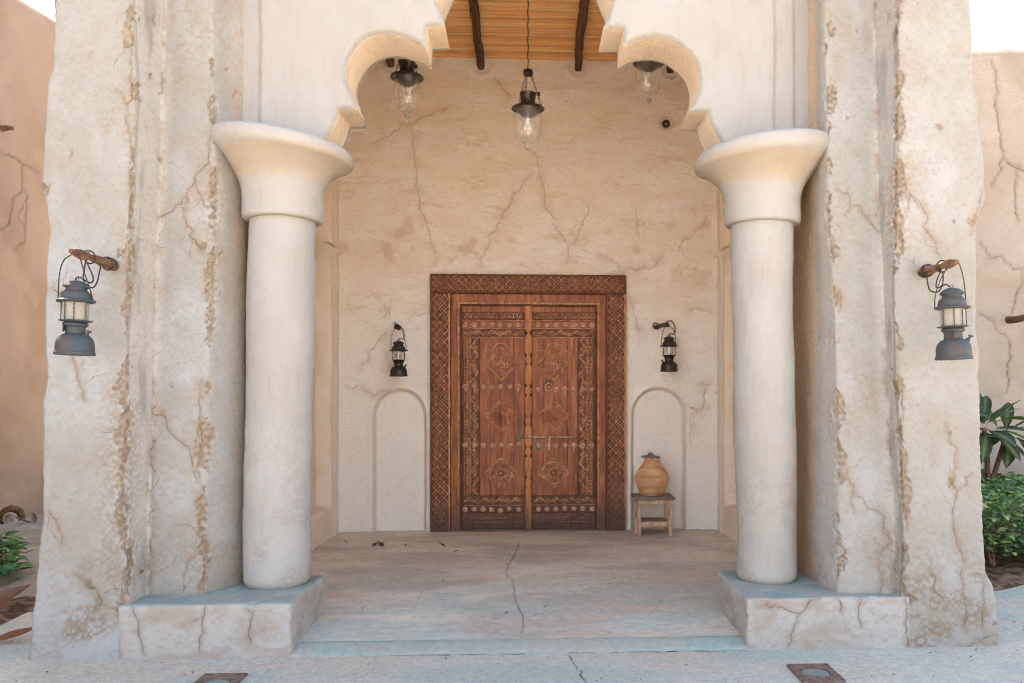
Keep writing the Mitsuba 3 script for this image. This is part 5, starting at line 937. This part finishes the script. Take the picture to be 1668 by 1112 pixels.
for (x, y, z, L, W, az, el, roll, col, lab) in [(-3.40, 5.30, 0.035, 0.36, 0.10, 0.55, 0.22, 0.75, (0.10, 0.043, 0.018), 'long rust brown fallen leaf lying across the bed edge beside the left pier'), (-2.93, 4.73, 0.006, 0.26, 0.085, 0.2, 0.05, 0.3, (0.11, 0.045, 0.018), 'pointed rust brown leaf on the paving touching the left pier foot'),
                                               (-3.55, 5.25, 0.03, 0.30, 0.10, 0.1, 0.05, -0.5, (0.09, 0.042, 0.024), 'dark brown leaf flat on the soil under the shrub at the left edge')]:
    V, Fc = leaf_mesh(L, W, 0.5, 0.5, 12, 5); V = turn(V, az, el, roll); V = V + np.array([x, y, z - V[:, 2].min()])
    k = put('fallen_leaf', trimesh.Trimesh(V, Fc, process=False), 'm_dryleaf', smooth=True, color=leaf_colours(col, V, 12, 4)); labels[k] = {'label': lab, 'category': 'leaf', 'group': 'large fallen leaves by the left bed'}
# dry husk with a pale curl by the left garden wall
H = thing('palm_husk', 'curled dark palm husk with pale inner loop at the foot of the left garden wall', 'husk')
hx, hy, hz = -4.86, 8.20, 0.16
def husk_pt(t, r): return (hx + 0.02 * math.cos(t * 3), hy + 0.05 * math.sin(t * 2), 0)
a = np.linspace(-0.3, 3.5, 16); hp = np.c_[hx + 0.085 * np.cos(a), hy + 0.03 * np.sin(a * 2), hz + 0.02 + 0.105 * np.sin(a)]
hm = tube(hp, [0.022, 0.03, 0.036, 0.03, 0.02], 10, 40); hv = hm.vertices + 0.02 * (fbm3(hm.vertices, 40, 3, 3)[:, None] - 0.5)
put(H + '__husk', trimesh.Trimesh(hv, hm.faces, process=False), 'm_beam', smooth=True)
put(H + '__inner_curl', tube([(hx - 0.03, hy - 0.04, hz), (hx - 0.02, hy - 0.05, hz + 0.075), (hx + 0.03, hy - 0.06, hz + 0.085), (hx + 0.075, hy - 0.08, hz + 0.03), (hx + 0.10, hy - 0.10, hz - 0.04)], [0.014, 0.02, 0.024, 0.028], 10, 24), 'm_sand', smooth=True)
MOUND = ['small dry leaf on the sand touching the palm husk'] + ['small dark dry leaf scattered on the sand between husk and left pier'] * 5
for i in range(6):
    V, Fc = leaf_mesh(rngl.uniform(0.12, 0.25), 0.05, 0.8, 0.6, 8, i + 20); V = turn(V, rngl.uniform(0, 6.28), 0.0, rngl.uniform(-0.6, 0.6)); px, py = rngl.uniform(-4.9, -4.2), rngl.uniform(7.6, 8.1); V = V + np.array([px, py, 0.105 + 0.05 * np.clip(py - 6, 0, 2) - V[:, 2].min()])
    k = put('mound_leaf', trimesh.Trimesh(V, Fc, process=False), 'm_dryleaf', smooth=True, color=leaf_colours((0.12, 0.075, 0.05), V, 8, i)); labels[k] = {'label': MOUND[i], 'category': 'leaf', 'group': 'scattered leaves under the left garden wall'}

def foliage(n, fpos, Lr, seed, base, wr=0.62, uplift=0.3):
    rng = np.random.default_rng(seed); Vs, Fs, Cs = [], [], []; off = 0; b = np.array(base)
    for i in range(n):
        p, az = fpos(rng); L = rng.uniform(*Lr); V, Fc = leaf_mesh(L, L * wr, rng.uniform(-0.9, -0.1), rng.uniform(0.15, 0.5), 5, i)
        V = turn(V, az + rng.normal(0, 0.5), uplift + rng.normal(0, 0.35), rng.normal(0, 0.35), p)
        c = b[rng.integers(len(b))] * rng.uniform(0.7, 1.3); C = np.tile(c, (len(V), 1)); C[2::5] *= 1.35; Vs.append(V); Fs.append(Fc + off); Cs.append(C); off += len(V)
    return trimesh.Trimesh(np.vstack(Vs), np.vstack(Fs), process=False), np.clip(np.vstack(Cs), 0.004, 0.8)
# hedge
HG = thing('hedge', 'dense low green hedge beyond the right pier in front of the garden wall', 'hedge')
def hedge_pos(rng):
    while True:
        x, y, z = rng.uniform(2.75, 7.2), rng.uniform(6.05, 7.65), rng.uniform(0.12, 0.70)
        t = meshkit.fbm(np.array([[x * 3 + 50, y * 3 + 50, z * 4 + 50]]), 3)[0]
        top = 0.64 + 0.18 * (t - 0.5); face = 6.10 + 0.35 * (t - 0.5) + 0.45 * max(0, 0.33 - z)
        if z < top and y > face and (z > top - 0.16 or y < face + 0.28 or rng.uniform() < 0.12): return (x, y, z), -math.pi / 2 + rng.normal(0, 1.0)
m, c = foliage(11000, hedge_pos, (0.05, 0.095), 31, [(0.14, 0.25, 0.095), (0.18, 0.31, 0.115), (0.10, 0.185, 0.08), (0.26, 0.34, 0.13), (0.12, 0.23, 0.13)])
put(HG + '__foliage', m, 'm_leaf', smooth=True, color=c, kind='stuff')
rs = np.random.default_rng(44)
for i in range(16):
    x = 3.1 + i * 0.25 + rs.uniform(-0.08, 0.08); y = 6.25 + rs.uniform(-0.05, 0.3)
    put(HG + '__stem', cat([tube([(x, y, 0.0), (x + rs.normal(0, 0.03), y, 0.15), (x + rs.normal(0, 0.09), y + rs.normal(0, 0.05), 0.40)], [0.012, 0.006], 6, 8) for _ in range(3)]), 'm_peg')
# frangipani
FP_ = thing('frangipani', 'frangipani shrub with long paddle shaped leaves against the right garden wall', 'shrub')
ctr = np.array([3.86, 7.15, 1.08])
put(FP_ + '__stem', cat([tube([(3.95, 7.3, 0.0), (3.95, 7.25, 0.5), ctr - (0, 0, 0.02)], [0.035, 0.026, 0.02], 9, 16), tube([(3.95, 7.25, 0.5), (4.08, 7.3, 0.8), (4.12, 7.25, 1.02)], [0.024, 0.02], 9, 10)]), 'm_peg', smooth=True)
leaves = [(3.45, 0.10, .32), (2.95, 0.75, .34), (2.35, 1.05, .30), (1.55, 1.25, .34), (1.05, 0.95, .36), (0.55, 0.65, .34), (0.2, 0.35, .38), (-0.1, 0.05, .36), (-0.45, -0.45, .34), (-0.15, -0.30, .36), (-0.9, -0.15, .30), (-1.5, 0.0, .34), (-2.1, -0.55, .32), (3.6, -0.25, .34), (-2.6, -0.25, .32), (-1.9, 0.35, .30), (-1.2, 0.5, .34), (0.0, 0.75, .30), (3.0, 0.15, .36), (-2.4, -0.9, .34), (-1.0, -0.7, .32), (2.6, 0.5, .33)]
for j, (az, el, L) in enumerate(leaves):
    for c0 in ((ctr,) if j % 2 else (ctr, np.array([4.12, 7.25, 1.02]))):
        rr = np.random.default_rng(300 + j); V, Fc = leaf_mesh(L * 1.12, 0.118, rr.uniform(-0.7, -0.2), 0.25, 14, j, tip=1.5); V = V + np.array([0.05, 0, 0]); V = turn(V, az, el, rr.normal(0, 0.4), c0 + rr.normal(0, 0.02, 3) - (0, 0, 0.05 * rr.uniform()))
        base = [(0.05, 0.075, 0.045), (0.06, 0.10, 0.045), (0.10, 0.14, 0.04), (0.055, 0.09, 0.075)][j % 4]
        put(FP_ + '__leaf', trimesh.Trimesh(V, Fc, process=False), 'm_leaf', smooth=True, color=leaf_colours(base, V, 14, j, (0.16, 0.19, 0.09)))
V, Fc = leaf_mesh(0.40, 0.11, -0.35, 0.2, 14, 3, tip=1.3); V = turn(V, 0.1, 0.05, 0.5, (3.52, 7.0, 1.19)); put(FP_ + '__leaf', trimesh.Trimesh(V, Fc, process=False), 'm_leaf', smooth=True, color=leaf_colours((0.04, 0.075, 0.07), V, 14, 8, (0.12, 0.16, 0.1)))
# low shrub at the left edge
SH = thing('low_shrub', 'small leafy green shrub at the left edge of the bed beside the left pier', 'shrub')
def shrub_pos(rng):
    a, r, z = rng.uniform(0, 6.28), 0.30 * math.sqrt(rng.uniform()), rng.uniform(0.08, 0.36); r *= 1.05 - abs(z - 0.2) * 1.5
    return (-3.80 + r * math.cos(a), 5.95 + r * math.sin(a), z), a
m, c = foliage(420, shrub_pos, (0.06, 0.11), 52, [(0.075, 0.17, 0.06), (0.12, 0.24, 0.08), (0.07, 0.15, 0.07)], 0.6)
put(SH + '__foliage', m, 'm_leaf', smooth=True, color=c, kind='stuff')
put(SH + '__stem', cat([tube([(-3.80, 5.95, 0.0), (-3.80 + 0.12 * math.cos(a), 5.95 + 0.12 * math.sin(a), 0.16), (-3.80 + 0.24 * math.cos(a), 5.95 + 0.24 * math.sin(a), 0.24)], [0.008, 0.004], 6, 8) for a in np.linspace(0, 6, 7)] + [tube([(-3.75, 5.9, 0.1), (-3.55, 5.85, 0.27), (-3.36, 5.82, 0.32)], [0.006, 0.003], 6, 10)]), 'm_peg')

rg = np.random.default_rng(71); gm = []
for i in range(260):
    x, y, s_ = rg.uniform(-3.0, 3.2), rg.uniform(3.5, 4.9) if i < 190 else rg.uniform(4.6, 7.9), rg.uniform(0.002, 0.0055) * (1.8 if rg.uniform() < 0.06 else 1)
    if i >= 190: x = rg.uniform(-1.15, 1.05)
    elif y > 4.36: x = math.copysign(rg.uniform(2.75, 3.0), x)
    b_ = trimesh.creation.icosphere(subdivisions=1, radius=s_); b_.vertices *= rg.uniform(0.5, 1.3, 3) * (1.4, 1, 0.6); b_.apply_transform(trimesh.transformations.rotation_matrix(rg.uniform(0, 6), (0, 0, 1))); gm.append(b_.apply_translation((x, y, (0.0525 if i >= 190 else 0.0) + s_ * 0.35)))
GK = put('grit', cat(gm), 'm_crack_grey', smooth=False, kind='stuff'); labels[GK].update({'label': 'scattered dark grit and crumbs on the paving and porch floor', 'category': 'grit'})
